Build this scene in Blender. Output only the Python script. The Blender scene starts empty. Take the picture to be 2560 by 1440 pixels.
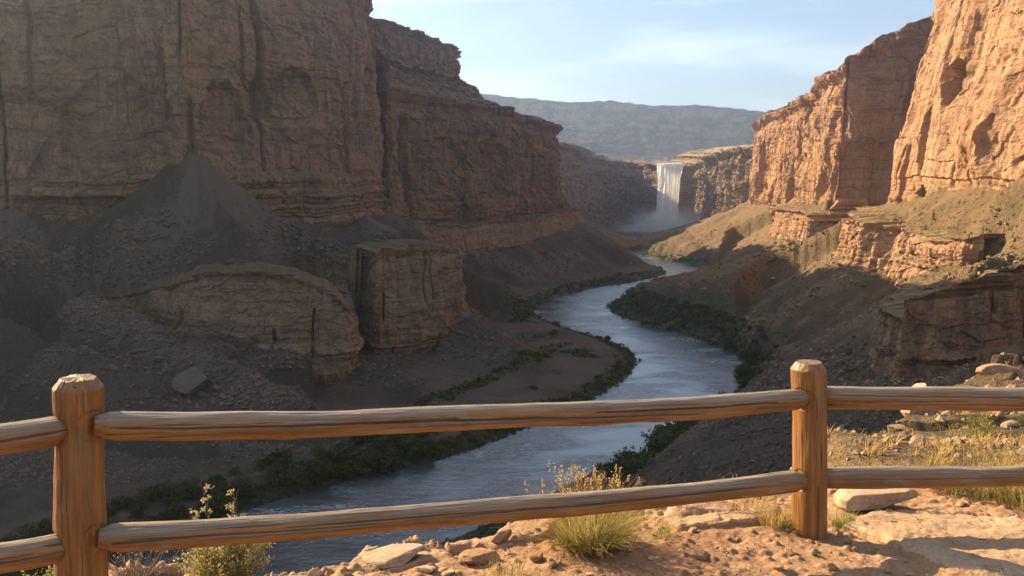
import bpy, math, random, time
import numpy as np
T0 = time.time()
SC = bpy.context.scene
COL = SC.collection
F4 = np.float32
rnd = random.Random(7)
R = math.radians

# ------------------------------------------------------------------ numpy noise
def _h(ix, iy, seed):
    h = (ix.astype(np.uint32) * np.uint32(374761393) + iy.astype(np.uint32) * np.uint32(668265263)
         + np.uint32((seed * 2246822519) & 0xffffffff))
    h = (h ^ (h >> np.uint32(13))) * np.uint32(1274126177)
    return h ^ (h >> np.uint32(16))

def hash01(ix, iy, seed=0):
    return (_h(ix, iy, seed) & np.uint32(0xffffff)).astype(F4) / F4(0xffffff)

def noise2(x, y, seed=0):
    """gradient noise, about -1..1"""
    x = np.asarray(x, F4); y = np.asarray(y, F4)
    x, y = np.broadcast_arrays(x, y)
    xi = np.floor(x); yi = np.floor(y)
    fx = x - xi; fy = y - yi
    xi = xi.astype(np.int32); yi = yi.astype(np.int32)
    u = fx * fx * fx * (fx * (fx * 6 - 15) + 10)
    v = fy * fy * fy * (fy * (fy * 6 - 15) + 10)
    def g(a, b):
        h = _h(xi + a, yi + b, seed)
        gx = (h & np.uint32(0xffff)).astype(F4) * F4(2 / 65535.) - 1
        gy = (h >> np.uint32(16)).astype(F4) * F4(2 / 65535.) - 1
        return gx * (fx - a) + gy * (fy - b)
    n0 = g(0, 0) * (1 - u) + g(1, 0) * u
    n1 = g(0, 1) * (1 - u) + g(1, 1) * u
    return (n0 * (1 - v) + n1 * v) * F4(1.5)

def fbm(x, y, octv=5, seed=0, gain=.5, lac=2.03):
    t = 0; a = 1.; f = 1.; s = 0
    for i in range(octv):
        t = t + a * noise2(x * f + 13.7 * i, y * f - 7.1 * i, seed + i * 17)
        s += a; a *= gain; f *= lac
    return t / s * 1.6

def ridged(x, y, octv=4, seed=0, gain=.5):
    t = 0; a = 1.; f = 1.; s = 0
    for i in range(octv):
        n = 1 - np.abs(noise2(x * f + 5.3 * i, y * f + 9.1 * i, seed + i * 31)) * 1.6
        t = t + a * n; s += a; a *= gain; f *= 2.07
    return t / s

def cell(x, y, seed=0, jit=.85):
    """worley: (F1, F2, random value of nearest cell, second random)"""
    x = np.asarray(x, F4); y = np.asarray(y, F4)
    xi = np.floor(x).astype(np.int32); yi = np.floor(y).astype(np.int32)
    d1 = np.full(x.shape, 9, F4); d2 = np.full(x.shape, 9, F4); v = np.zeros(x.shape, F4)
    for a in (-1, 0, 1):
        for b in (-1, 0, 1):
            cx = xi + a; cy = yi + b
            px = cx + .5 + (hash01(cx, cy, seed) - .5) * jit
            py = cy + .5 + (hash01(cx, cy, seed + 5) - .5) * jit
            d = (px - x) ** 2 + (py - y) ** 2
            m = d < d1
            d2 = np.where(m, d1, np.minimum(d2, d))
            v = np.where(m, hash01(cx, cy, seed + 9), v)
            d1 = np.where(m, d, d1)
    return np.sqrt(d1), np.sqrt(d2), v

def facets(x, y, seed=0):
    """each cell is a tilted plane: angular broken rock"""
    x = np.asarray(x, F4); y = np.asarray(y, F4)
    xi = np.floor(x).astype(np.int32); yi = np.floor(y).astype(np.int32)
    d1 = np.full(x.shape, 9, F4); out = np.zeros(x.shape, F4)
    for a in (-1, 0, 1):
        for b in (-1, 0, 1):
            cx = xi + a; cy = yi + b
            ex = x - (cx + .5 + (hash01(cx, cy, seed) - .5) * .9); ey = y - (cy + .5 + (hash01(cx, cy, seed + 5) - .5) * .9)
            d = ex * ex + ey * ey; m = d < d1
            pl_ = (hash01(cx, cy, seed + 9) - .5) + ex * (hash01(cx, cy, seed + 11) - .5) * 2.4 + ey * (hash01(cx, cy, seed + 13) - .62) * 1.6
            out = np.where(m, pl_, out); d1 = np.where(m, d, d1)
    return out

def sstep(a, b, x):
    t = np.clip((x - a) / (b - a), 0, 1)
    return t * t * (3 - 2 * t)

def smax(a, b, k):
    h = np.clip(.5 + .5 * (a - b) / k, 0, 1)
    return b + (a - b) * h + k * h * (1 - h)

# ------------------------------------------------------------------ camera model
FPX = 2200.; CZ = 57.
TH = math.atan(290. / FPX)
def ray(px, py):
    a = (px - 1280.) / FPX; b = -(py - 720.) / FPX
    return (a, math.cos(TH) + b * math.sin(TH), -math.sin(TH) + b * math.cos(TH))
def P(px, py, Y):
    r = ray(px, py); s = Y / r[1]
    return (r[0] * s, Y, CZ + r[2] * s)
def G(px, py, z=0.):
    r = ray(px, py); s = (z - CZ) / r[2]
    return (r[0] * s, r[1] * s, z)

# ------------------------------------------------------------------ object helpers
def tag(o, label=None, cat=None, group=None, kind=None):
    if label: o['label'] = label
    if cat: o['category'] = cat
    if group: o['group'] = group
    if kind: o['kind'] = kind
    return o

def mesh_np(name, verts, faces, mat=None, smooth=True, parent=None, attrs=None, sharp=None):
    """faces: (n,k) int array, or list of such arrays"""
    if not isinstance(faces, (list, tuple)): faces = [faces]
    elif isinstance(faces[0], (list, tuple)) and not hasattr(faces[0][0], '__len__'): faces = [faces]
    faces = [np.asarray(f, np.int32) for f in faces if len(f)]
    verts = np.asarray(verts, F4)
    me = bpy.data.meshes.new(name)
    me.vertices.add(len(verts)); me.vertices.foreach_set('co', verts.ravel())
    tot = np.concatenate([np.full(len(f), f.shape[1], np.int32) for f in faces])
    li = np.concatenate([f.ravel() for f in faces])
    me.loops.add(len(li)); me.loops.foreach_set('vertex_index', li)
    st = np.concatenate([[0], np.cumsum(tot)[:-1]]).astype(np.int32)
    me.polygons.add(len(tot)); me.polygons.foreach_set('loop_start', st)
    me.polygons.foreach_set('loop_total', tot)
    me.polygons.foreach_set('use_smooth', np.full(len(tot), smooth, bool))
    if attrs:
        for k, v in attrs.items():
            at = me.attributes.new(k, 'FLOAT', 'POINT'); at.data.foreach_set('value', np.asarray(v, F4).ravel())
    me.update(calc_edges=True)
    if mat: me.materials.append(mat)
    o = bpy.data.objects.new(name, me); COL.objects.link(o)
    if parent: o.parent = parent
    return o

def grid_faces(nu, nv, flip=False):
    i = np.arange(nu * nv, dtype=np.int32).reshape(nv, nu)
    a = i[:-1, :-1].ravel(); b = i[:-1, 1:].ravel(); c = i[1:, 1:].ravel(); d = i[1:, :-1].ravel()
    return np.stack([a, d, c, b] if flip else [a, b, c, d], 1)

def empty(name, loc=(0, 0, 0), rz=0.):
    o = bpy.data.objects.new(name, None); COL.objects.link(o)
    o.location = loc; o.rotation_euler = (0, 0, rz); o.empty_display_size = .1
    return o

def clone(o, loc, rz=0., sc=1., label=None, group=None):
    c = o.copy(); COL.objects.link(c); c.location = loc
    c.rotation_euler = (0, 0, rz); c.scale = (sc, sc, sc) if not hasattr(sc, '__len__') else sc
    if label: c['label'] = label
    if group: c['group'] = group
    for ch in o.children:
        d = ch.copy(); COL.objects.link(d); d.parent = c
    return c

# ------------------------------------------------------------------ node helpers
class NT:
    def __init__(s, name):
        s.m = bpy.data.materials.new(name); s.m.use_nodes = True
        s.t = s.m.node_tree; s.t.nodes.clear()
        s.out = s.n('ShaderNodeOutputMaterial')
    def n(s, typ, **kw):
        nd = s.t.nodes.new(typ)
        for k, v in kw.items():
            if k in nd.inputs.keys(): s.set(nd.inputs[k], v)
            else: setattr(nd, k, v)
        return nd
    def set(s, sock, v):
        if hasattr(v, 'bl_idname') and hasattr(v, 'outputs'): v = v.outputs[0]
        if isinstance(v, bpy.types.NodeSocket): s.t.links.new(v, sock)
        else: sock.default_value = v
    def pos(s): return s.n('ShaderNodeNewGeometry').outputs['Position']
    def obj(s): return s.n('ShaderNodeTexCoord').outputs['Object']
    def attr(s, a): return s.n('ShaderNodeAttribute', attribute_name=a).outputs['Fac']
    def map(s, vec, scale=(1, 1, 1), loc=(0, 0, 0), rot=(0, 0, 0)):
        return s.n('ShaderNodeMapping', Vector=vec, Scale=scale, Location=loc, Rotation=rot).outputs[0]
    def noise(s, vec, scale, detail=4., rough=.55, dist=0., col=False):
        nd = s.n('ShaderNodeTexNoise', Vector=vec, Scale=scale, Detail=detail, Roughness=rough, Distortion=dist)
        return nd.outputs[1 if col else 0]
    def voro(s, vec, scale, feature='F1', out='Distance', rand=1.):
        nd = s.n('ShaderNodeTexVoronoi', feature=feature); s.set(nd.inputs['Vector'], vec)
        nd.inputs['Scale'].default_value = scale; nd.inputs['Randomness'].default_value = rand
        return nd.outputs[out]
    def math(s, op, a, b=0., c=0., clamp=False):
        nd = s.n('ShaderNodeMath', operation=op, use_clamp=clamp)
        s.set(nd.inputs[0], a); s.set(nd.inputs[1], b); s.set(nd.inputs[2], c)
        return nd.outputs[0]
    def rng(s, v, a, b, c=0., d=1., smooth=True):
        nd = s.n('ShaderNodeMapRange', interpolation_type='SMOOTHSTEP' if smooth else 'LINEAR')
        for i, q in enumerate((v, a, b, c, d)): s.set(nd.inputs[i], q)
        return nd.outputs[0]
    def mix(s, f, a, b, mode='MIX'):
        nd = s.n('ShaderNodeMix', data_type='RGBA', blend_type=mode)
        s.set(nd.inputs[0], f); s.set(nd.inputs[6], c4(a)); s.set(nd.inputs[7], c4(b))
        return nd.outputs[2]
    def ramp(s, f, stops, interp='LINEAR'):
        nd = s.n('ShaderNodeValToRGB'); cr = nd.color_ramp; cr.interpolation = interp
        while len(cr.elements) > 1: cr.elements.remove(cr.elements[-1])
        for i, (p, c) in enumerate(stops):
            e = cr.elements[0] if i == 0 else cr.elements.new(p)
            e.position = p; e.color = c4(c)
        s.set(nd.inputs[0], f); return nd.outputs[0]
    def bump(s, h, strength=.5, dist=.1, normal=None):
        nd = s.n('ShaderNodeBump', Height=h, Strength=strength, Distance=dist)
        if normal is not None: s.set(nd.inputs['Normal'], normal)
        return nd.outputs[0]
    def sepz(s, v): return s.n('ShaderNodeSeparateXYZ', Vector=v).outputs
    def bsdf(s, **kw):
        nd = s.n('ShaderNodeBsdfPrincipled')
        for k, v in kw.items(): s.set(nd.inputs[k.replace('_', ' ')], v)
        s.t.links.new(nd.outputs[0], s.out.inputs[0]); return nd

def c4(c):
    if isinstance(c, (tuple, list)) and len(c) == 3: return (c[0], c[1], c[2], 1.)
    return c
# ------------------------------------------------------------------ materials
def rock_material(name, base=(.27, .155, .095), pale=(.42, .275, .19), varn=(.046, .03, .022), ochre=(.34, .20, .10),
                  soil=(.20, .145, .08), patch=0., varnish=.5, bscale=1.):
    m = NT(name); p = m.pos()
    warp = m.noise(m.map(p, (.03, .03, .02)), 1., 3.)
    x, y, z = m.sepz(p)
    zz = m.math('ADD', z, m.math('MULTIPLY', warp, 9.))
    zv = m.n('ShaderNodeCombineXYZ', X=m.math('MULTIPLY', x, .02), Y=m.math('MULTIPLY', y, .02), Z=zz).outputs[0]
    beds = m.noise(m.map(zv, (1, 1, .23)), 1., 6., .68)
    bfine = m.noise(m.map(zv, (4, 4, 1.4)), 1., 4., .6)
    big = m.noise(m.map(p, (1, 1, .8)), .045, 6., .62)
    mid = m.noise(m.map(p, (1, 1, .55), (31, 7, 3)), .16, 6., .62, .4)
    streak = m.noise(m.map(p, (.55, .55, .035)), 1., 5., .62, .3)
    st2 = m.noise(m.map(p, (2.2, 2.2, .09), (5, 0, 9)), 1., 4., .6)
    col = m.mix(m.rng(beds, .35, .65), base, ochre)
    col = m.mix(m.rng(big, .5 - .12 - patch, .5 + .12 - patch), col, pale)
    col = m.mix(m.math('MULTIPLY', m.rng(mid, .5, .62), .55), col, (pale[0] * .95, pale[1] * .80, pale[2] * .72))
    # desert varnish running down from the ledges
    vf = m.math('MULTIPLY', m.rng(m.math('ADD', m.math('MULTIPLY', streak, .55), m.math('MULTIPLY', big, .5)), .56 - .1 * varnish, .66 - .1 * varnish),
                m.rng(st2, .3, .6, .35, 1.))
    col = m.mix(m.math('MULTIPLY', vf, .5 + .45 * varnish), col, varn)
    vm = m.rng(m.noise(m.map(p, (1, 1, 1.6), (11, 40, 3)), .075, 7., .66, .6), .53, .60)
    col = m.mix(m.math('MULTIPLY', vm, .45 * varnish + .2), col, (varn[0] * 1.5, varn[1] * 1.5, varn[2] * 1.5))
    # thin dark bedding partings and light grains
    col = m.mix(m.math('MULTIPLY', m.rng(bfine, .57, .68), .7), col, varn)
    dk = m.noise(m.map(zv, (.6, .6, .5), (0, 0, 7.3)), 1., 5., .6)
    col = m.mix(m.math('MULTIPLY', m.rng(dk, .56, .63), .55), col, (varn[0] * 1.7, varn[1] * 1.5, varn[2] * 1.4))
    grain = m.noise(p, 2.6, 5., .7)
    col = m.mix(m.rng(grain, .3, .7, 0., 1.), m.mix(.35, col, varn), m.mix(.14, col, (.6, .48, .36)))
    # soil and dry scrub settled on flat tops
    up = m.sepz(m.n('ShaderNodeNewGeometry').outputs['Normal'])[2]
    sp = m.noise(p, .5, 5., .7)
    scol = m.mix(m.rng(sp, .42, .6), soil, (.115, .095, .05))
    col = m.mix(m.rng(m.math('ADD', up, m.math('MULTIPLY', m.math('SUBTRACT', sp, .5), .5)), .66, .9), col, scol)
    n1 = m.noise(p, .7 * bscale, 8., .68)
    h = m.math('ADD', m.math('MULTIPLY', n1, 1.2), m.math('MULTIPLY', bfine, .5))
    b = m.bump(h, .6, .6)
    b = m.bump(m.noise(m.map(p, (1, 1, .5)), 3.2 * bscale, 5., .7), .6, .16, b)
    m.bsdf(Base_Color=col, Roughness=.95, Normal=b).inputs['Specular IOR Level'].default_value = .15
    return m.m

def mesa_material():
    m = NT('mesa_slopes'); p = m.pos()
    wz = m.noise(m.map(p, (.004, .004, .01)), 1., 4.)
    x, y, z = m.sepz(p); zz = m.math('ADD', z, m.math('MULTIPLY', wz, 40.))
    b = m.noise(m.n('ShaderNodeCombineXYZ', X=m.math('MULTIPLY', x, .003), Y=m.math('MULTIPLY', y, .003), Z=m.math('MULTIPLY', zz, .06)).outputs[0], 1., 5., .65)
    n = m.noise(p, .02, 7., .68); n2 = m.noise(m.map(p, (1, 1, 2.5)), .008, 6., .6)
    col = m.mix(m.rng(b, .4, .6), (.14, .085, .055), (.36, .24, .155))
    col = m.mix(m.rng(n, .47, .62), col, (.075, .068, .04))
    col = m.mix(m.math('MULTIPLY', m.rng(n2, .55, .64), .85), col, (.48, .27, .15))  # orange streaks paint sunlit ledges into the colour
    col = m.mix(m.math('MULTIPLY', m.rng(m.noise(p, .06, 4., .7), .60, .68), .8), col, (.55, .42, .28))
    m.bsdf(Base_Color=col, Roughness=1., Normal=m.bump(n, 1., 30.)).inputs['Specular IOR Level'].default_value = .1
    return m.m

def terrain_material():
    m = NT('canyon_ground'); p = m.pos()
    veg, och, snd = m.attr('veg'), m.attr('och'), m.attr('snd')
    n1 = m.noise(p, .12, 6., .6); n2 = m.noise(p, 1.1, 6., .68); n3 = m.noise(p, .035, 5., .55)
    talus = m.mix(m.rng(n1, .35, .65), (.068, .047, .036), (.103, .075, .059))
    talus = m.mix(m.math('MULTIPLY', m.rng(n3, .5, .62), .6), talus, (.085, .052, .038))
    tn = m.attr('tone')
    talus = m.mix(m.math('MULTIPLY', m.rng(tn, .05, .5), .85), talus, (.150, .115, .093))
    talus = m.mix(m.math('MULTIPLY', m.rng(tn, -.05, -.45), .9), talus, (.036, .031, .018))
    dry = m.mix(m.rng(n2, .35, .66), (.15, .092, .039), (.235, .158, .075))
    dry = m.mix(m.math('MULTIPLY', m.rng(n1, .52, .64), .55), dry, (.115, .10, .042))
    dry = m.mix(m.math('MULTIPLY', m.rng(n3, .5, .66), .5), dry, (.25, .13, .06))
    dry = m.mix(m.math('MULTIPLY', m.rng(tn, -.1, -.5), .75), dry, (.08, .06, .028))  # darker chutes put extra shade into the right slope's colour
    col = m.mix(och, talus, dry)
    sand = m.mix(m.rng(n2, .3, .7), (.105, .074, .055), (.16, .116, .087))
    col = m.mix(snd, col, sand)
    vn = m.noise(p, .45, 6., .7)
    green = m.mix(m.rng(vn, .35, .65), (.026, .036, .013), (.085, .095, .035))
    vf = m.rng(m.math('ADD', veg, m.math('MULTIPLY', m.math('SUBTRACT', vn, .5), 1.5)), .35, .65)
    col = m.mix(vf, col, green)
    # scattered stones and low scrub too small to model
    vs = m.voro(p, .85, out='Distance'); vc = m.voro(p, .85, out='Color')
    rr = m.sepz(vc)
    stone = m.math('MULTIPLY', m.rng(vs, .30, .22), m.rng(rr[0], .60, .64))
    col = m.mix(m.math('MULTIPLY', stone, .75), col, m.mix(rr[1], (.07, .05, .04), (.19, .145, .115)))
    scrub = m.math('MULTIPLY', m.rng(m.voro(m.map(p, (1, 1, 1), (3, 8, 1)), .42), .32, .2), m.rng(m.sepz(m.voro(m.map(p, (1, 1, 1), (3, 8, 1)), .42, out='Color'))[2], .62, .66))
    col = m.mix(m.math('MULTIPLY', scrub, .85), col, (.04, .042, .02))
    gr = m.noise(p, 4.5, 5., .75)
    col = m.mix(m.rng(gr, .3, .7), m.mix(.4, col, (.03, .024, .02)), m.mix(.12, col, (.5, .42, .34)))
    h = m.math('ADD', m.math('MULTIPLY', n2, 1.), m.math('MULTIPLY', stone, .35))
    b = m.bump(h, .9, .8); b = m.bump(gr, .8, .25, b)
    m.bsdf(Base_Color=col, Roughness=1., Normal=b).inputs['Specular IOR Level'].default_value = .1
    return m.m

def near_material():
    m = NT('red_dirt_and_sandstone'); p = m.pos(); slab = m.attr('slab')
    n1 = m.noise(p, 1.6, 6., .6); n2 = m.noise(p, 9., 6., .7); n3 = m.noise(p, 45., 4., .7)
    dirt = m.mix(m.rng(n1, .35, .65), (.31, .165, .082), (.43, .26, .14))
    dirt = m.mix(m.rng(n2, .38, .66), m.mix(.35, dirt, (.16, .075, .04)), dirt)
    dirt = m.mix(m.math('MULTIPLY', m.rng(m.voro(p, 24.), .26, .18), m.rng(m.sepz(m.voro(p, 24., out='Color'))[0], .72, .78)), dirt, (.47, .32, .2))
    st = m.noise(m.map(p, (.7, 2.2, 9.)), 2.2, 6., .65)
    rock = m.mix(m.rng(st, .33, .66), (.45, .305, .185), (.37, .225, .125))
    rock = m.mix(m.math('MULTIPLY', m.rng(n1, .5, .66), .7), rock, (.50, .37, .24))
    rock = m.mix(m.math('MULTIPLY', m.rng(m.noise(p, 5., 6., .72), .56, .66), .65), rock, (.20, .115, .07))
    sl = m.rng(m.math('ADD', slab, m.math('MULTIPLY', m.math('SUBTRACT', n2, .5), .7)), .4, .6)
    col = m.mix(sl, dirt, rock)
    col = m.mix(m.rng(n3, .3, .7), m.mix(.3, col, (.13, .065, .035)), m.mix(.1, col, (.75, .6, .45)))
    b = m.bump(n2, .6, .035); b = m.bump(n3, .7, .01, b)
    m.bsdf(Base_Color=col, Roughness=.95, Normal=b).inputs['Specular IOR Level'].default_value = .15
    return m.m

def stone_material(name, a, b_, c):
    m = NT(name); p = m.obj()
    n1 = m.noise(p, 3.2, 6., .62); n2 = m.noise(m.map(p, (1, 1, 4.)), 6., 6., .7); n3 = m.noise(p, 38., 4., .7)
    col = m.mix(m.rng(n1, .36, .64), a, b_)
    col = m.mix(m.math('MULTIPLY', m.rng(n2, .52, .66), .7), col, c)
    col = m.mix(m.rng(n3, .3, .7), m.mix(.28, col, (.08, .05, .03)), m.mix(.1, col, (.8, .7, .55)))
    b = m.bump(n2, .6, .03); b = m.bump(n3, .6, .008, b)
    m.bsdf(Base_Color=col, Roughness=.93, Normal=b).inputs['Specular IOR Level'].default_value = .2
    return m.m

def wood_material(name, a, b_, weather_rim, wamt):
    """grain runs along local Z of each pole"""
    m = NT(name); p = m.obj()
    info = m.n('ShaderNodeObjectInfo').outputs['Random']
    off = m.n('ShaderNodeCombineXYZ', X=m.math('MULTIPLY', info, 17.), Y=m.math('MULTIPLY', info, 5.), Z=m.math('MULTIPLY', info, 31.)).outputs[0]
    q = m.n('ShaderNodeVectorMath', operation='ADD'); m.set(q.inputs[0], p); m.set(q.inputs[1], off); q = q.outputs[0]
    g1 = m.noise(m.map(q, (26, 26, 1.1)), 1., 6., .65, .35)
    g2 = m.noise(m.map(q, (95, 95, 2.2)), 1., 4., .65, .2)
    blot = m.noise(m.map(q, (5, 5, 1.6)), 1., 6., .62)
    col = m.mix(m.rng(g1, .35, .65), a, b_)
    col = m.mix(m.math('MULTIPLY', m.rng(g2, .52, .68), .4), col, (a[0] * .45, a[1] * .36, a[2] * .34))
    col = m.mix(m.math('MULTIPLY', m.rng(blot, .47, .62), .7), col, (a[0] * .5, a[1] * .48, a[2] * .4))
    # small knots
    kv = m.voro(m.map(q, (7.5, 7.5, 1.7)), 1.); kc = m.sepz(m.voro(m.map(q, (7.5, 7.5, 1.7)), 1., out='Color'))
    kn = m.math('MULTIPLY', m.rng(kv, .26, .12), m.rng(kc[0], .78, .80))
    col = m.mix(m.math('MULTIPLY', kn, .8), col, (.045, .022, .012))
    # silvered weathering on sky-facing sides; on rails also a painted sunlit rim
    up = m.sepz(m.n('ShaderNodeNewGeometry').outputs['Normal'])[2]
    wf = m.math('MULTIPLY', m.rng(m.math('ADD', up, m.math('MULTIPLY', m.math('SUBTRACT', blot, .5), 1.4)), .25, .95), wamt)
    col = m.mix(wf, col, m.mix(m.rng(g2, .35, .65), weather_rim, (weather_rim[0] * .6, weather_rim[1] * .57, weather_rim[2] * .55)))
    pt = m.noise(m.map(q, (7, 7, 2.2), (3, 1, 8)), 1., 5., .68)
    col = m.mix(m.math('MULTIPLY', m.rng(pt, .54, .64), .55 * wamt), col, (weather_rim[0] * .8, weather_rim[1] * .78, weather_rim[2] * .75))
    hair = m.rng(m.noise(m.map(q, (55, 55, .7)), 1., 3., .5, .1), .645, .675)
    col = m.mix(m.math('MULTIPLY', hair, .7), col, (.03, .016, .01))
    h = m.math('SUBTRACT', m.math('ADD', m.math('MULTIPLY', g1, .8), m.math('MULTIPLY', g2, .4)), m.math('MULTIPLY', hair, 1.))
    b = m.bump(h, .6, .008)
    m.bsdf(Base_Color=col, Roughness=.48, Normal=b).inputs['Specular IOR Level'].default_value = .4
    return m.m

def leaf_material(name, a, b_, trans=.35, dry=None):
    m = NT(name)
    info = m.attr('tint'); oi = m.n('ShaderNodeObjectInfo').outputs['Random']
    col = m.mix(info, a, b_)
    if dry: col = m.mix(m.rng(m.attr('tip'), .55, 1.), col, dry)
    col = m.mix(m.math('MULTIPLY', oi, .35), col, (a[0] * .6, a[1] * .6, a[2] * .6))
    d = m.n('ShaderNodeBsdfDiffuse', Color=col); t = m.n('ShaderNodeBsdfTranslucent', Color=col)
    x = m.n('ShaderNodeMixShader'); x.inputs[0].default_value = trans
    m.t.links.new(d.outputs[0], x.inputs[1]); m.t.links.new(t.outputs[0], x.inputs[2])
    m.t.links.new(x.outputs[0], m.out.inputs[0]); return m.m

def water_material():
    m = NT('river_water'); p = m.pos()
    a = m.noise(m.map(p, (.16, .42, 1), rot=(0, 0, .5)), 1., 6., .62, .6)
    b_ = m.noise(m.map(p, (.7, 1.7, 1), rot=(0, 0, .35)), 1., 5., .62, .4)
    c = m.noise(m.map(p, (2.6, 5., 1)), 1., 3., .6)
    big = m.noise(m.map(p, (.035, .07, 1)), 1., 5., .6, .8)
    h = m.math('ADD', m.math('MULTIPLY', a, 1.4), m.math('ADD', m.math('MULTIPLY', b_, .55), m.math('MULTIPLY', c, .2)))
    st = m.rng(big, .38, .62, .22, 1.)
    nd = m.n('ShaderNodeBump', Height=h, Distance=.25); m.set(nd.inputs['Strength'], st)
    foam_glint = m.math('MULTIPLY', m.rng(m.math('ADD', m.math('MULTIPLY', big, .6), m.math('MULTIPLY', b_, .5)), .60, .72), .5)  # foam streaks, plus sparkle painted as pale patches in the water colour
    col = m.mix(foam_glint, (.055, .06, .06), (.5, .53, .56))
    m.bsdf(Base_Color=col, Roughness=m.math('ADD', .15, m.math('MULTIPLY', foam_glint, .9)), IOR=2.2, Normal=nd.outputs[0])
    return m.m

def falls_material():
    m = NT('falling_water'); p = m.pos()
    s1 = m.noise(m.map(p, (.55, .3, .035)), 1., 6., .66, .25); s2 = m.noise(m.map(p, (2.3, 1., .11)), 1., 4., .65, .2)
    f = m.math('ADD', m.math('MULTIPLY', s1, .6), m.math('MULTIPLY', s2, .4))
    col = m.mix(m.rng(f, .36, .58), (.80, .82, .84), (1., 1., 1.))
    b = m.bump(f, .8, 1.2)
    d = m.n('ShaderNodeBsdfDiffuse', Color=col, Normal=b); t = m.n('ShaderNodeBsdfTranslucent', Color=col)
    x = m.n('ShaderNodeMixShader'); x.inputs[0].default_value = .5
    m.t.links.new(d.outputs[0], x.inputs[1]); m.t.links.new(t.outputs[0], x.inputs[2])
    m.t.links.new(x.outputs[0], m.out.inputs[0]); return m.m

M = {}
M['rock_left'] = rock_material('canyon_sandstone', base=(.165, .082, .04), pale=(.315, .172, .092), ochre=(.235, .128, .06), varnish=.62)  # rock of the shaded walls, its colour darkened to deepen their shade
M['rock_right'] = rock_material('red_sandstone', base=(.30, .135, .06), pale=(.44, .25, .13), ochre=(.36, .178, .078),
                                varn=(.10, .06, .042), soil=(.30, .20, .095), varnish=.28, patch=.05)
M['rock_tier'] = rock_material('ledge_sandstone', base=(.185, .11, .058), pale=(.32, .215, .128), ochre=(.245, .148, .07), soil=(.105, .078, .058), varnish=.35, bscale=1.3)
M['rock_far'] = rock_material('far_sandstone', soil=(.11, .082, .046), base=(.19, .128, .09), pale=(.30, .225, .165), varnish=.3, bscale=.5)
M['mesa'] = mesa_material()
M['terrain'] = terrain_material(); M['near'] = near_material()
M['stone_pale'] = stone_material('pale_sandstone', (.47, .33, .22), (.39, .25, .15), (.25, .145, .085))
M['stone_orange'] = stone_material('orange_sandstone', (.37, .205, .105), (.31, .155, .07), (.22, .11, .06))
M['stone_dark'] = stone_material('talus_rock', (.095, .07, .055), (.07, .052, .042), (.045, .034, .027))
def rubble_material():
    m = NT('rubble_rock'); p = m.pos(); n = m.noise(p, .5, 3., .7); n2 = m.noise(p, .06, 3., .6)
    col = m.mix(m.rng(n, .3, .7), (.05, .036, .029), (.14, .102, .08))
    col = m.mix(m.rng(n2, .4, .6), col, m.mix(.5, col, (.20, .12, .075)))
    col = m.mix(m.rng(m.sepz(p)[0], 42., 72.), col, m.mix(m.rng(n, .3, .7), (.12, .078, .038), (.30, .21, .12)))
    m.bsdf(Base_Color=col, Roughness=1.); return m.m
M['rubble'] = rubble_material()
M['post'] = wood_material('post_timber', (.315, .142, .037), (.175, .072, .02), (.22, .165, .11), .6)
M['rail'] = wood_material('rail_timber', (.325, .152, .045), (.18, .077, .023), (.36, .295, .22), .8)  # weathered tone lightened to paint the sun's bright rim on the tops
M['river_leaf'] = leaf_material('river_leaves', (.030, .045, .014), (.115, .135, .045), .25)
M['bank_leaf'] = leaf_material('bank_growth', (.045, .052, .018), (.12, .125, .05), .25)
M['willow_leaf'] = leaf_material('willow_leaves', (.055, .07, .028), (.16, .17, .075), .25)
M['hill_stone'] = stone_material('hillside_stone', (.33, .235, .15), (.25, .165, .095), (.17, .11, .065))
M['scrub_leaf'] = leaf_material('scrub_leaves', (.10, .10, .045), (.20, .18, .085), .25)
M['sage'] = leaf_material('rabbitbrush_leaves', (.22, .21, .06), (.42, .36, .13), .4, dry=(.50, .42, .24))
M['grass'] = leaf_material('bunchgrass_blades', (.23, .23, .06), (.46, .36, .13), .4, dry=(.55, .38, .17))
M['gold'] = leaf_material('dry_grass_blades', (.46, .30, .10), (.55, .40, .17), .4)
M['green'] = leaf_material('green_grass_blades', (.17, .22, .04), (.33, .34, .09), .4, dry=(.46, .36, .14))
M['twig'] = stone_material('grey_twigs', (.28, .22, .16), (.2, .15, .11), (.12, .09, .07))
M['water'] = water_material(); M['falls'] = falls_material()
# ------------------------------------------------------------------ polylines in plan
def resample(pts, step, smooth=True):
    """Catmull-Rom through (x, y, ...) points, even spacing"""
    a = np.array(pts, float)
    if smooth and len(a) > 2:
        e = np.vstack([2 * a[0] - a[1], a, 2 * a[-1] - a[-2]])
        out = []
        for i in range(len(a) - 1):
            p0, p1, p2, p3 = e[i:i + 4]
            t = np.linspace(0, 1, 24, endpoint=False)[:, None]
            out.append(.5 * (2 * p1 + (p2 - p0) * t + (2 * p0 - 5 * p1 + 4 * p2 - p3) * t ** 2 + (3 * p1 - p0 - 3 * p2 + p3) * t ** 3))
        a = np.vstack(out + [a[-1:]])
    s = np.concatenate([[0], np.cumsum(np.hypot(*np.diff(a[:, :2], axis=0).T))])
    n = max(2, int(s[-1] / step) + 1)
    q = np.linspace(0, s[-1], n)
    return np.stack([np.interp(q, s, a[:, k]) for k in range(a.shape[1])], 1), q

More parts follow.
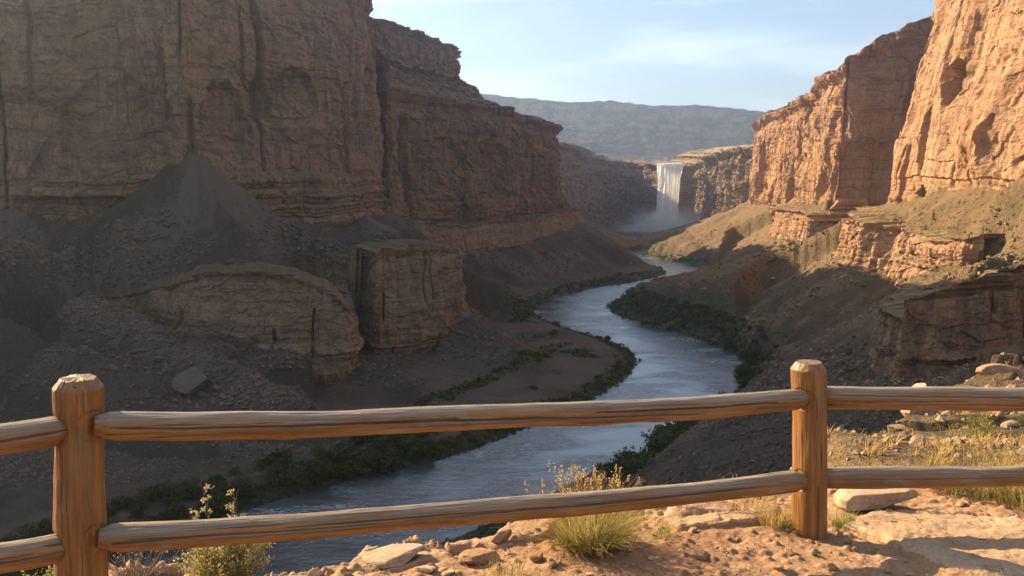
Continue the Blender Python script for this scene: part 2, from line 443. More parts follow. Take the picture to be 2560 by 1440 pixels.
def near_line(x, y, line):
    """distance, signed side (+ = right of travel), interpolated columns 2.., arc length"""
    L = np.array(line, float)
    global ENDS, ELAT, EPERP
    ENDS = np.zeros(x.shape, bool); ELAT = np.zeros(x.shape, F4); EPERP = np.zeros(x.shape, F4)
    best = np.full(x.shape, 1e9, F4); side = np.zeros(x.shape, F4); arc = np.zeros(x.shape, F4)
    cols = [np.zeros(x.shape, F4) for _ in range(L.shape[1] - 2)]
    s0 = 0.
    for i in range(len(L) - 1):
        ax, ay = L[i, :2]; dx, dy = L[i + 1, :2] - L[i, :2]; l2 = dx * dx + dy * dy; ln = math.sqrt(l2)
        t = np.clip(((x - ax) * dx + (y - ay) * dy) / l2, 0, 1)
        ex = x - ax - t * dx; ey = y - ay - t * dy
        d = ex * ex + ey * ey
        m = d < best
        cr = (x - ax) * dy - (y - ay) * dx
        # at shared vertices prefer the segment that sees the point more face-on
        en = (t <= 0) if i == 0 else ((t >= 1) if i == len(L) - 2 else np.zeros(x.shape, bool))
        if i in (0, len(L) - 2):
            sg = -1. if (i == 0 and len(L) > 2) else 1.
            ox = x - (L[i, 0] if sg < 0 else L[i + 1, 0]); oy = y - (L[i, 1] if sg < 0 else L[i + 1, 1])
            ELAT = np.where(m & en, sg * (ox * dx + oy * dy) / ln, ELAT); EPERP = np.where(m & en, (ox * dy - oy * dx) / ln, EPERP)
        ENDS = np.where(m, en, ENDS)
        best = np.where(m, d, best); side = np.where(m, cr, side); arc = np.where(m, s0 + t * ln, arc)
        for k in range(len(cols)):
            cols[k] = np.where(m, L[i, 2 + k] + t * (L[i + 1, 2 + k] - L[i, 2 + k]), cols[k])
        s0 += ln
    return np.sqrt(best), side, cols, arc

# ------------------------------------------------------------------ the river's banks, from the photograph
LB = [(1660, 620), (1600, 627), (1540, 634), (1512, 640), (1545, 648), (1620, 661), (1655, 670), (1668, 680), (1650, 692), (1580, 706), (1480, 722), (1400, 741), (1350, 762),
      (1335, 782), (1385, 808), (1470, 835), (1540, 857), (1585, 882), (1595, 908), (1570, 942), (1530, 972), (1470, 1002), (1390, 1040),
      (1300, 1078), (1220, 1110), (1130, 1140), (1000, 1172), (860, 1205), (720, 1242), (600, 1280), (420, 1340), (200, 1420), (-100, 1500)]
RB = [(1700, 620), (1650, 627), (1600, 633), (1618, 641), (1680, 653), (1740, 664), (1762, 677), (1740, 694), (1690, 708), (1620, 723), (1550, 744), (1520, 768), (1555, 794),
      (1640, 816), (1720, 840), (1790, 868), (1840, 895), (1862, 918), (1838, 942), (1848, 968), (1826, 1005), (1780, 1045), (1700, 1098), (1620, 1150),
      (1560, 1195), (1480, 1240), (1330, 1290), (1180, 1340), (1000, 1390), (700, 1470), (300, 1560)]
LBW = [(100, 800), (75, 745), (66, 695)] + [G(*p)[:2] for p in LB] + [(-125, 90), (-160, 60)]
RBW = [(170, 800), (108, 745), (92, 695)] + [G(*p)[:2] for p in RB] + [(-95, 70), (-140, 30)]
RIVER = [(q[0], q[1]) for q in resample(LBW, 5.)[0]] + [(q[0], q[1]) for q in resample(RBW, 5.)[0][::-1]]

def inside_poly(x, y, poly):
    c = np.zeros(x.shape, bool); n = len(poly)
    for i in range(n):
        x1, y1 = poly[i]; x2, y2 = poly[i - 1]
        if y1 == y2: continue
        m = ((y1 > y) != (y2 > y)) & (x < (x2 - x1) * (y - y1) / (y2 - y1) + x1)
        c ^= m
    return c

# ------------------------------------------------------------------ cliff lines: (x, y, base z, top z); the canyon lies to the right of travel
def pl(*rows): return [tuple(r) for r in rows]
def B(px, py, Y, top):            # base point from a pixel and a distance, plus a top height
    q = P(px, py, Y); return (q[0], q[1], q[2], top)
def TOP(py, Y): return CZ - (py - 430.) / FPX * Y

C_L1 = pl((-330, 205, 50, 150), (-250, 235, 48, 168), B(-60, 575, 272, 172), B(180, 555, 282, 172), B(340, 505, 288, 165), B(480, 445, 286, 154),
          B(600, 510, 300, 140), B(740, 540, 318, 127), B(850, 548, 330, 130), B(905, 548, 345, 130), (-52, 372, 40, 128), (-60, 402, 40, 127))  # unseen rim heights and notch shaped to place shade on the right slope
C_L2 = pl((-95, 420, 44, 112), (-88, 448, 44, 112), B(925, 555, 446, 112), B(948, 560, 420, 112), B(962, 562, 398, 110), B(992, 562, 398, 106), B(1012, 556, 420, 98), B(1100, 545, 438, 95), B(1200, 530, 458, 93), B(1290, 515, 482, 89),
          B(1360, 505, 506, 85), B(1398, 500, 524, 84), B(1402, 495, 545, 84), (22, 590, 38, 84), (0, 640, 40, 84))
C_L2U = pl((-260, 430, 96, 168), (-160, 432, 96, 166), (-118, 446, 96, 160), (-98, 472, 96, 148), (-72, 498, 97, 141), (-52, 516, 98, 137), (-38, 536, 98, 133), (-34, 560, 98, 131), (-40, 590, 98, 131), (-60, 640, 98, 131))  # left end is hidden mass, added to cast shade on the right slope
C_L2M = pl((-100, 424, 90, 118), (-70, 450, 91, 118), (-48, 480, 92, 114), (-26, 508, 92, 111), (-16, 532, 91, 108), (-12, 560, 90, 108), (-20, 610, 90, 108))
C_BK = pl((-60, 700, 40, 86), (-5, 742, 34, 86), (46, 778, 26, 82), (64, 812, 18, 77), (80, 850, 10, 73), (100, 884, 4, 69), (122, 886, 3, 66), (134, 862, 2, 64), (139, 843, 2, 63), (154, 842, 2, 62.5), (167, 832, 2, 65), (172, 814, 3, 71),
          (182, 790, 12, 75), (200, 758, 26, 78), (208, 722, 34, 79), (214, 690, 38, 80))
C_R2 = pl((206, 720, 38, 82), (186, 672, 38, 84), B(1868, 508, 640, 91), B(1905, 512, 600, 95), B(1950, 522, 556, 98), B(1990, 530, 520, 101), B(2030, 540, 480, 108), B(2072, 545, 446, 112),
          B(2120, 545, 440, 116), B(2200, 540, 436, 124), B(2290, 535, 432, 130), B(2360, 530, 430, 134))
C_R1 = pl((176, 400, 46, 128), (158, 362, 45, 132), B(2218, 500, 330, 128), B(2262, 500, 306, 128), B(2330, 485, 278, 128), B(2420, 470, 254, 126), B(2520, 455, 232, 124),
          B(2620, 445, 214, 122), (126, 180, 56, 116), (128, 140, 57, 104), (140, 90, 58, 90), (160, 30, 58, 76), (180, -60, 58, 70))
CLIFFS = [C_L1, C_L2, C_BK, C_R2, C_R1]

# ledges in the slopes
def T4(px, py, Y, pt): q = P(px, py, Y); return (q[0], q[1], q[2], TOP(pt, Y))
C_T1 = pl(T4(215, 765, 262, 742), T4(275, 788, 252, 742), T4(335, 802, 243, 735), T4(400, 812, 232, 715), T4(500, 838, 225, 690), T4(610, 862, 221, 680), T4(720, 880, 219, 690), T4(820, 895, 220, 720), T4(884, 885, 225, 765),
          T4(892, 850, 238, 760), T4(875, 830, 256, 720), T4(845, 800, 280, 690))
C_T2 = pl(T4(780, 830, 292, 645), T4(840, 860, 277, 648), T4(900, 880, 268, 650), T4(925, 890, 258, 640), T4(950, 880, 252, 626), T4(1010, 855, 256, 615), T4(1080, 838, 262, 612), T4(1140, 825, 270, 616), T4(1162, 800, 280, 628),
          T4(1160, 770, 300, 640), T4(1130, 740, 330, 640))
C_T3 = pl(T4(985, 590, 392, 545), T4(1050, 622, 404, 552), T4(1130, 640, 424, 560), T4(1180, 640, 440, 560), T4(1250, 622, 460, 553), T4(1330, 600, 484, 545), T4(1400, 580, 508, 530),
          T4(1444, 560, 532, 522), T4(1450, 550, 556, 522), (30, 600, 24, 36))
C_T4 = pl((128, 330, 30, 44), (115, 306, 29, 42), T4(2090, 655, 282, 552), T4(2118, 662, 270, 550), T4(2160, 668, 262, 556), T4(2200, 676, 256, 566), T4(2270, 684, 246, 582), T4(2330, 692, 234, 596), T4(2395, 698, 222, 598),
          T4(2430, 692, 220, 590), T4(2462, 680, 219.5, 586))
C_T5 = pl((90, 200, 30, 33), (74, 168, 29, 34), (61, 146, 28, 35), T4(2208, 920, 136, 800), T4(2216, 935, 131, 768), T4(2260, 930, 130, 752), T4(2340, 915, 130, 728), T4(2440, 900, 131, 700), T4(2540, 880, 131, 668), T4(2680, 850, 128, 640), (98, 124, 42, 52))
C_T6 = pl((158, 428, 36, 44), T4(2045, 640, 425, 555), T4(2005, 635, 430, 530), T4(1975, 622, 446, 525), T4(1960, 600, 470, 520), T4(1930, 585, 500, 520), (172, 560, 28, 38))[::-1]
# (ledge, tilt behind it, how far back it carries, talus slope below, reach of the cut)
BACKS = [3.5, 4., 4., 3., 3.]
TIERS = [(C_T2, .05, 42, .62, 60), (C_T1, .12, 30, .6, 22), (C_T3, .12, 20, .6, 60), (C_T4, .2, 26, .66, 30), (C_T6, .2, 16, .6, 30)]

# seen in the photograph as pixel lines: scrub-filled gullies (with half width in metres) and pale stony crests
GULLY = [([(440, 450), (330, 545), (230, 645), (150, 725), (60, 850), (-20, 960)], 6.), ([(600, 560), (575, 620), (520, 680), (440, 735)], 5.), ([(-10, 800), (60, 780), (120, 720)], 4.),
         ([(800, 690), (850, 650), (900, 620)], 4.), ([(1000, 600), (1080, 605), (1130, 625)], 6.), ([(700, 965), (860, 990), (1000, 1000)], 5.), ([(1280, 830), (1200, 760), (1160, 700)], 7.),
         ([(1250, 690), (1330, 720), (1420, 705)], 6.), ([(2120, 790), (1980, 835), (1880, 880)], 6.), ([(1990, 705), (1850, 760), (1740, 790)], 7.), ([(2200, 700), (2080, 745), (1980, 800)], 3.), ([(1900, 620), (1800, 660)], 6.),
         ([(20, 1010), (160, 1050), (320, 1100), (480, 1120)], 5.), ([(560, 1060), (700, 1085), (860, 1080)], 4.)]
CREST = [[(475, 432), (520, 500), (470, 560), (400, 640), (300, 700)], [(540, 480), (640, 600), (740, 640)], [(225, 750), (430, 850), (600, 935), (760, 1012)],
         [(0, 580), (90, 640), (150, 690)], [(900, 560), (1000, 590)], [(380, 560), (290, 640), (230, 720)], [(1200, 640), (1320, 690), (1440, 650)]]
GREEN = [([(1060, 1008), (1200, 958), (1310, 905), (1400, 862)], 3.2), ([(1545, 758), (1620, 772), (1720, 800), (1800, 850)], 8.),
         ([(1300, 770), (1420, 722), (1560, 692), (1650, 680)], 6.), ([(1480, 985), (1560, 930)], 4.)]

def ridge_pts(*r): return [P(*q) for q in r]
RIDGES = [ # (points, slope)
    (ridge_pts((472, 372, 288), (478, 400, 281), (522, 480, 266), (585, 565, 250), (640, 648, 238)), .80),
    (ridge_pts((478, 400, 281), (440, 500, 267), (380, 605, 250), (325, 695, 238)), .80),
    (ridge_pts((905, 545, 338), (960, 575, 310), (1010, 605, 282), (1080, 608, 268)), .5),
    (ridge_pts((-200, 540, 255), (-40, 560, 250), (80, 640, 235), (130, 700, 225)), .6),
]
RIDGES2 = [
    (ridge_pts((210, 745, 236), (330, 790, 224), (430, 850, 212), (600, 935, 192), (760, 1018, 178)), .58),
    (ridge_pts((900, 900, 232), (1000, 930, 222), (1060, 980, 208), (1090, 1010, 200)), .5),
    (ridge_pts((1160, 790, 280), (1230, 830, 262), (1300, 880, 246), (1330, 930, 232)), .4),
]
NEAR_EDGE = [(130, 150, 57.5), (100, 104, 54.), (66, 78, 50.5), P(2700, 825, 58), P(2560, 888, 46), P(2470, 928, 39), P(2400, 958, 32), P(2310, 1020, 25.5), P(2190, 1082, 19), P(2095, 1130, 14), P(2060, 1160, 10.5), (3.3, 8.2, 53.7), (1.9, 6.4, 53.6), (-.2, 5.4, 53.2), (-1.4, 4.8, 53.), (-6, 2.4, 53.), (-16, -6, 52), (-60, -40, 52)]

def cliff_talus(x, y, line, k, seed, amp):
    d, sd, c, s = near_line(x, y, line)
    zb = c[0] + amp * noise2(s / 26., s * 0 + 3.3, seed) + amp * .5 * noise2(s / 9., s * 0 + 1.3, seed + 3)
    Hh = np.maximum(zb, 6) * 1.22
    dd = np.where(sd > 0, d, 0)
    gul = 1 + .22 * noise2(s / 14. + dd * .004, dd / 90., seed + 7)
    h = zb - Hh * (1 - np.exp(-k * gul * dd / Hh))
    tone = .8 * fbm(s / 13. + .3 * noise2(s / 20., dd / 20., seed), dd / 70., 4, seed + 8) + .35 * fbm(s / 2.2, dd / 26., 3, seed + 9)
    return np.where(sd > 0, h, zb + 1.0), tone

def terrain_h(x, y):
    """height of the canyon floor and slopes, with masks"""
    x = np.asarray(x, F4); y = np.asarray(y, F4)
    ins = inside_poly(x, y, RIVER)
    dl, _, _, _ = near_line(x, y, [(q[0], q[1]) for q in LBW]); dr, _, _, _ = near_line(x, y, [(q[0], q[1]) for q in RBW])
    dw = np.minimum(dl, dr)
    dn = dw + 2.2 * fbm(x / 14, y / 14, 4, 3) * sstep(2, 12, dw)
    flood = np.where(ins, -np.minimum(2.5, dw * .35) - .1, -.12 + .5 * sstep(0, 2.5, dw) + 1.1 * sstep(1.5, 10, dn) + .03 * np.maximum(dn, 0))
    flood = flood + np.where(ins, 0, .5 * fbm(x / 9, y / 9, 4, 5) * sstep(1, 8, dw))
    h = flood; tone = fbm(x / 12, y / 12, 4, 92)
    for i, (ln, k, amp) in enumerate(((C_L1, .72, 3.), (C_L2, .62, 3.), (C_BK, .75, 2.), (C_R2, .66, 3.5), (C_R1, .66, 2.))):
        hc, tc = cliff_talus(x, y, ln, k, 40 + i * 9, amp)
        tone = np.where(hc > h, tc, tone); h = smax(h, hc, 2.5)
    def add_ridges(h, rs, seed):
        for i, (pts, k) in enumerate(rs):
            d, sd, c, s = near_line(x, y, pts)
            h = smax(h, c[0] + 1.2 * noise2(s / 8., s * 0, seed + i) - k * d, 1.6)
        return h
    h = add_ridges(h, RIDGES, 300)
    for i, (ln, up, reach, k, cut) in enumerate(TIERS):
        d, sd, c, s = near_line(x, y, ln)
        zt = c[1]; zb = c[0]
        if i == 0: cut = 6 + 54 * sstep(-56, -40, x)         # the bluff's left side runs into the scree cone
        sb = BACKS[i]; en = ENDS & (d > 1.5)
        lat, per = ELAT, -EPERP                       # per > 0 behind the face
        bk = np.maximum(per - sb, 0)
        hin_e = zt - 1. + up * np.minimum(bk, reach) - .6 * np.maximum(bk - reach, 0) - .6 * lat - 1.3 * np.maximum(sb - per, 0)
        hout_e = zb + .6 - k * np.maximum(-per, 0) + np.maximum(-per - cut, 0) * 2.5 + 3. * lat
        h = np.where(en, np.maximum(np.where(per < sb, np.minimum(h, np.maximum(hout_e, flood)), h), hin_e), h)
        sd = np.where(en, np.nan, sd)
        inn = (sd <= 0) & (d > sb)
        back = np.where(inn, d - sb, 0)
        hin = zt - 1. + up * np.minimum(back, reach) - .6 * np.maximum(back - reach, 0)
        Lp = np.array(ln)[:, :2]; tot = float(np.hypot(*np.diff(Lp, axis=0).T).sum()); edge = np.minimum(s, tot - s)
        h = np.where(inn, np.maximum(np.minimum(h, np.where(back < 25, zt - 1. + .8 * back + 1.3 * np.maximum(0, 16 - edge), 1e3)), hin), h)
        gul = 1 + .3 * noise2(s / 7., s * 0, 70 + i)
        hout = zb + .6 - k * gul * d + np.maximum(d - cut, 0) * 2.5
        h = np.where(sd > 0, np.minimum(h, np.maximum(hout, flood)), np.where((sd <= 0) & (d <= sb), np.minimum(h, zb + .6), h))
    h = add_ridges(h, RIDGES2, 320)
    # spur with the dark ledge on the right
    d, sd, c, s = near_line(x, y, C_T5)
    h = np.where((sd <= 0) & (d > 6), np.maximum(h, c[1] - 1. + .10 * np.minimum(d - 6, 18) - .75 * np.maximum(d - 24, 0)), h)
    h = np.where(sd > 0, np.minimum(h, np.maximum(c[0] + .6 - .55 * d + np.maximum(d - 40, 0) * 2.5, flood)), h)
    # the shelf the photographer stands on
    d, sd, c, s = near_line(x, y, NEAR_EDGE)
    out = np.where(sd > 0, c[0] - 47 * (1 - np.exp(-1.15 * d / 47)) - .12 * d, c[0] + .14 * np.minimum(d, 40))
    h = smax(h, out, 1.2)
    # the river keeps its bed
    h = np.where(ins, flood, np.minimum(h, flood + .25 * dw + .85 * np.maximum(dw - 5, 0)))
    # slope detail
    rough = sstep(1.0, 6, h - flood)
    dist = np.hypot(x, y)
    lod = np.clip(dist / 60., .3, 1)
    det = 1.5 * fbm(x / 17, y / 17, 5, 11) * lod + .8 * (ridged(x / 11, y / 11, 4, 12) - .6) * lod + .35 * fbm(x / 2.6, y / 2.6, 3, 13) * np.clip(dist / 30, .25, 1)
    # little blocks standing out of the slope
    f1, f2, cv = cell(x / 2.1 + .3 * fbm(x, y, 2, 5), y / 2.1, 21)
    det = det + np.where(cv > .8, sstep(.42, .2, f1) * .9 * (cv - .7) * 3, 0) * np.clip(dist / 60, .2, 1)
    h = h + det * rough
    # masks
    low = sstep(9., 2.5, h)
    vn = fbm(x / 16, y / 16, 4, 91)
    left = dl < dr
    strip = sstep(9, 2, dw + vn * 4) + sstep(.25, .6, vn + .35 * np.where(left, 0, 1)) * sstep(55, 10, dw)
    veg = np.where(ins, 0, np.clip(strip * low, 0, 1))
    veg = np.maximum(veg, .42 * sstep(.25, .6, vn) * sstep(40, 15, h) * np.where(x > 60, .9, .6))
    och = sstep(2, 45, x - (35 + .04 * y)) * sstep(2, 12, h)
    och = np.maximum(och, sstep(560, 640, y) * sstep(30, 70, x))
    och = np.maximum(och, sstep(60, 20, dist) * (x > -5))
    snd = np.where(ins, .3, sstep(3.5, 1.8, h) * sstep(4, 9, dw) * .9 * sstep(.35, -.15, vn))
    h = h + np.where(ins, 0, .5 * tone * rough)
    return h, veg, np.clip(och, 0, 1), snd, tone

def build_terrain():
    rows = 900; cols = 800
    Y = np.concatenate([6.5 * np.exp(np.linspace(0, math.log(980 / 6.5), rows)), ])
    # even in screen rows near, even in depth far
    tx = np.concatenate([np.linspace(-1.7, -.64, 60, endpoint=False), np.linspace(-.64, .64, cols), np.linspace(.66, 1.7, 50)])
    yy, tt = np.meshgrid(Y, tx, indexing='ij')
    xx = yy * tt
    h, veg, och, snd, tone = terrain_h(xx.ravel(), yy.ravel())
    # loose ground cannot stand steeper than this: let it slump
    H2 = h.reshape(xx.shape); on = sstep(45, 70, yy); lim = 2.2
    dx = np.abs(np.diff(xx, axis=1)); dy = np.diff(yy, axis=0)
    for _ in range(46):
        new = H2.copy()
        new[:, 1:] = np.minimum(new[:, 1:], H2[:, :-1] + lim * dx); new[:, :-1] = np.minimum(new[:, :-1], H2[:, 1:] + lim * dx)
        new[1:] = np.minimum(new[1:], H2[:-1] + lim * dy); new[:-1] = np.minimum(new[:-1], H2[1:] + lim * dy)
        H2 = H2 + (new - H2) * on
    X_, Y_ = xx.ravel().astype(F4), yy.ravel().astype(F4)
    def seen(line):
        q = resample(line, 14., False)[0]; out = []
        for px, py in q:
            r = ray(px, py); jx = int(np.argmin(np.abs(tx - r[0] / r[1]))); k = np.nonzero((CZ + r[2] / r[1] * Y <= H2[:, jx]) & (Y > 60))[0]
            if len(k): out.append((r[0] / r[1] * Y[k[0]], Y[k[0]]))
        return out
    h = H2.ravel().astype(F4); wet = inside_poly(X_, Y_, RIVER)
    def band(line, wd, sc, sd):
        q = seen(line)
        if len(q) < 2: return np.zeros(len(X_), F4)
        lo, hi = np.min(q, 0) - 25, np.max(q, 0) + 25; m = (X_ > lo[0]) & (X_ < hi[0]) & (Y_ > lo[1]) & (Y_ < hi[1]); g = np.zeros(len(X_), F4)
        d = near_line(X_[m], Y_[m], q)[0]; g[m] = sstep(wd * 1.6, wd * .3, d + wd * .6 * fbm(X_[m] / sc, Y_[m] / sc, 4, sd)); return np.where(wet, 0, g)
    for line, wd in GULLY: g = band(line, wd, 9, 95); tone = tone * (1 - g) - .75 * g; h = h - 1.2 * g
    for line in CREST: g = band(line, 6., 6, 97); tone = tone + .7 * g; h = h + 1.3 * g
    for line, wd in GREEN: veg = np.maximum(veg, .95 * band(line, wd, 7, 96))
    global TGRID
    TGRID = (Y, tx, [q.reshape(xx.shape) for q in (h, veg, och, snd, tone)])
    v = np.stack([xx.ravel(), yy.ravel(), h], 1)
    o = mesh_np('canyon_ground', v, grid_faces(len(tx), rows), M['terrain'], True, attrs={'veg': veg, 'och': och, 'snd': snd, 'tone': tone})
    tag(o, 'stony talus slopes and river flats on the floor of the canyon', 'ground', kind='structure')
    return o

def terrain_fast(x, y):
    """bilinear look-up in the built sheet"""
    Y, tx, A = TGRID
    x = np.asarray(x, float).ravel(); y = np.asarray(y, float).ravel()
    fi = np.interp(y, Y, np.arange(len(Y))); fj = np.interp(x / y, tx, np.arange(len(tx)))
    i = np.minimum(fi.astype(int), len(Y) - 2); j = np.minimum(fj.astype(int), len(tx) - 2); u = fi - i; v = fj - j
    return [a[i, j] * (1 - u) * (1 - v) + a[i + 1, j] * u * (1 - v) + a[i, j + 1] * (1 - u) * v + a[i + 1, j + 1] * u * v for a in A]

def ground_z(x, y): return terrain_fast([x], [y])[0]

# ------------------------------------------------------------------ cliff faces
def cliff(name, line, mat, label, step=.4, dz=None, seed=1, bury=7., batter=.10, butt=4., butt_l=26., flute=1.6, flute_l=9., strata=1.2, bed=3.2,
          block=(6., 9., 1.0), rough=.5, cap=60., cap_rise=.05, cap_rough=1.5, back=None, rim=1.6, capledge=.2, scoop=0., facet=.7, groove=.5, midbeds=.2, warp=1., cracks=0, feats=(), cat='cliff', kind='structure'):
    dz = dz or step
    pts, s = resample(line, step)
    n = len(pts)
    t = np.gradient(pts[:, :2], axis=0); k = max(3, int(6 / step))
    ker = np.hanning(2 * k + 1); ker /= ker.sum()
    t = np.stack([np.convolve(np.pad(t[:, i], k, 'edge'), ker, 'valid') for i in (0, 1)], 1)
    t /= np.linalg.norm(t, axis=1)[:, None]
    nrm = np.stack([t[:, 1], -t[:, 0]], 1)
    sf = s.astype(F4)
    zt = pts[:, 3] + rim * fbm(sf / 11., sf * 0 + 2.2, 4, seed + 2) + rim * .7 * (cell(sf / 5., sf * 0, seed + 3)[2] - .5)
    zb = pts[:, 2] - bury
    hm = float(np.max(zt - zb)); nv = int(hm / dz) + 2
    v = np.linspace(0, 1, nv)[:, None]
    z = (zb[None] + (zt - zb)[None] * v).astype(F4); S = np.broadcast_to(sf[None], z.shape)
    zr = (z - pts[:, 2][None]) / np.maximum(4, (zt - pts[:, 2])[None])       # 0 base .. 1 rim
    wz = z + warp * (2.6 * fbm(S / 40., z / 60., 3, seed + 1) + .3 * noise2(S / 4., z / 9., seed + 4))
    D = -batter * np.maximum(z - pts[:, 2][None], 0)
    wS = S + 3. * fbm(S / 30., z / 26., 3, seed + 5)
    D = D + butt * fbm(wS / butt_l, z / (butt_l * 4.), 3, seed + 6)
    fl = ridged(wS / flute_l, z / (flute_l * 7.), 3, seed + 7)
    D = D + flute * (fl - .62) * 1.6
    # scooped alcoves and hanging arches
    if scoop:
        c1, c2, cv = cell(wS / 21. + 1.7, (z + 3 * noise2(S / 9., z / 30., seed)) / 25., seed + 8)
        D = D - scoop * np.where(cv > .45, sstep(.52, .30, c1 + .12 * noise2(S / 3., z / 4., seed + 9)), 0) * (.5 + cv)
    def at_px(px, py):                               # the visible (nearest) spot of the line in that direction
        df = np.abs(pts[:, 0] / pts[:, 1] - ray(px, py)[0] / ray(px, py)[1])
        return int(np.argmin(np.where(df < df.min() + .004, pts[:, 1] + df * 2000, 1e9)))
    for (kind_, px, py, rx, rz, dep) in feats:
        k0 = at_px(px, py)
        S0 = s[k0]; z0 = P(px, py, pts[k0, 1])[2]
        du = (S - S0) / rx + .22 * noise2(z / 7., S / 7., seed + 30) + .1 * noise2(z / 2., S / 2., seed + 31); dv = (z - z0) / rz + .16 * noise2(S / 4., z / 8., seed + 32)
        if kind_ == 'arch':
            e = np.hypot(du, np.where(dv > 0, dv, dv * .8))
            D = D - dep * sstep(1., .86, e) * np.where(dv > 0, 1, sstep(-1.25, .1, dv))
        elif kind_ == 'seam':
            D = D - dep * sstep(1., .25, np.abs(du)) * sstep(1., .8, np.abs(dv))
        elif kind_ == 'step':                        # px..py = range of the band, rx = its top (pixel row), rz = softness in m
            k1 = at_px(py, px)
            zt_ = P(px, rx, pts[k0, 1])[2] + 1.2 * noise2(S / 9., z / 30., seed + 33)
            D = D + dep * sstep(rz, -rz, z - zt_) * sstep(s[k0] - 3, s[k0] + 3, S) * sstep(s[k1] + 3, s[k1] - 3, S)
        elif kind_ == 'bulge':
            D = D + dep * sstep(1.1, .2, np.hypot(du, dv))
    crs = np.random.RandomState(seed + 50)             # long open joints
    for _ in range(cracks):
        S0 = crs.rand() * s[-1]; z0 = crs.rand(); hh = (.12 + .3 * crs.rand()) * hm; wd = .35 + .8 * crs.rand() ** 2; z0 = float(z.min()) + z0 * hm
        D = D - (1.5 + 3. * crs.rand()) * sstep(1., .3, np.abs(S - S0 + 1.3 * noise2(z / 9., S * 0 + S0, seed + 51) + .12 * (z - z0) * (crs.rand() - .5)) / wd) * sstep(1., .75, np.abs(z - z0) / hh)
    # beds: each has its own set-back, thick and thin ones alternating
    brs = np.random.RandomState(seed); edges = [float(zb.min()) - 12]; prot = []
    while edges[-1] < float(zt.max()) + 12:
        edges.append(edges[-1] + bed * (.25 + 1.6 * brs.rand() ** 1.7)); prot.append(brs.rand() - .5)
    ed = np.array(edges); pr = np.array(prot)
    idx = np.clip(np.searchsorted(ed, wz.ravel()) - 1, 0, len(pr) - 2).reshape(z.shape)
    fr = (wz - ed[idx]) / (ed[idx + 1] - ed[idx])
    bedp = pr[idx] + (pr[idx + 1] - pr[idx]) * sstep(.86, 1., fr) + .22 * np.sin(np.clip(fr, 0, 1) * math.pi)
    bamp = midbeds + .75 * sstep(.45, .95, .5 + .8 * fbm(S / 44., z / 22., 3, seed + 10)) + 1.2 * sstep(.86, 1., zr) + 1.1 * sstep(.16, 0., zr)
    D = D + strata * bedp * bamp
    D = D + capledge * 6 * sstep(.93, .985, zr) - capledge * 10 * sstep(.95, .90, zr) * sstep(.80, .90, zr)
    # joint blocks
    bw, bh, ba = block
    c1, c2, cv = cell((S + 1.2 * noise2(S / 5., z / 7., seed + 11)) / bw, (wz + idx * 3.1) / bh, seed + 12)
    D = D + ba * (cv - .5) * (.6 + .6 * bamp) - groove * ba * sstep(.12, .0, c2 - c1)
    c1, c2, cv = cell(S / (bw * .36), (wz + idx * 1.7) / (bh * .33), seed + 14)
    D = D + ba * .38 * (cv - .5) - .12 * ba * sstep(.12, .0, c2 - c1)
    D = D + facet * ba * 1.1 * facets((S + .5 * z) / (bw * .55), (wz + .2 * S) / (bh * .42), seed + 17) + facet * ba * .45 * facets(S / (bw * .21), wz / (bh * .16), seed + 18)
    D = D + rough * fbm(S / 3.4, z / 2.6, 4, seed + 15, .58)
    X = pts[:, 0][None] + nrm[:, 0][None] * D; Yy = pts[:, 1][None] + nrm[:, 1][None] * D
    Z = z + .25 * noise2(S / 2., z / 2., seed + 16)
    # plateau behind the rim
    bx, by = back if back else (-nrm[:, 0].mean(), -nrm[:, 1].mean())
    bl = math.hypot(bx, by); bx /= bl; by /= bl
    w = np.array([.5, 1.2, 2.4, 4, 6, 9, 13, 18, 25, 34, 46, 60, 80, 105, 140, 190, 260, 400]); w = w[w <= cap]
    cs = np.broadcast_to(sf[None], (len(w), n)); cw = np.broadcast_to(w[:, None], cs.shape).astype(F4)
    amt = np.minimum(1, cw / 6.)
    CX = X[-1][None] + bx * cw; CY = Yy[-1][None] + by * cw
    CZc = Z[-1][None] + cap_rise * cw + cap_rough * amt * fbm(CX / 9., CY / 9., 4, seed + 20)
    # back down to the ground so the block is solid
    DX = CX[-1:] + bx * 8; DY = CY[-1:] + by * 8; DZ = np.minimum(zb[None] - 20, CZc[-1:] - 10)
    V = np.stack([np.concatenate([a, b, c]).ravel() for a, b, c in ((X, CX, DX), (Yy, CY, DY), (Z, CZc, DZ))], 1)
    o = mesh_np(name, V, grid_faces(n, nv + len(w) + 1), mat, False)
    tag(o, label, cat, kind=kind)
    return o

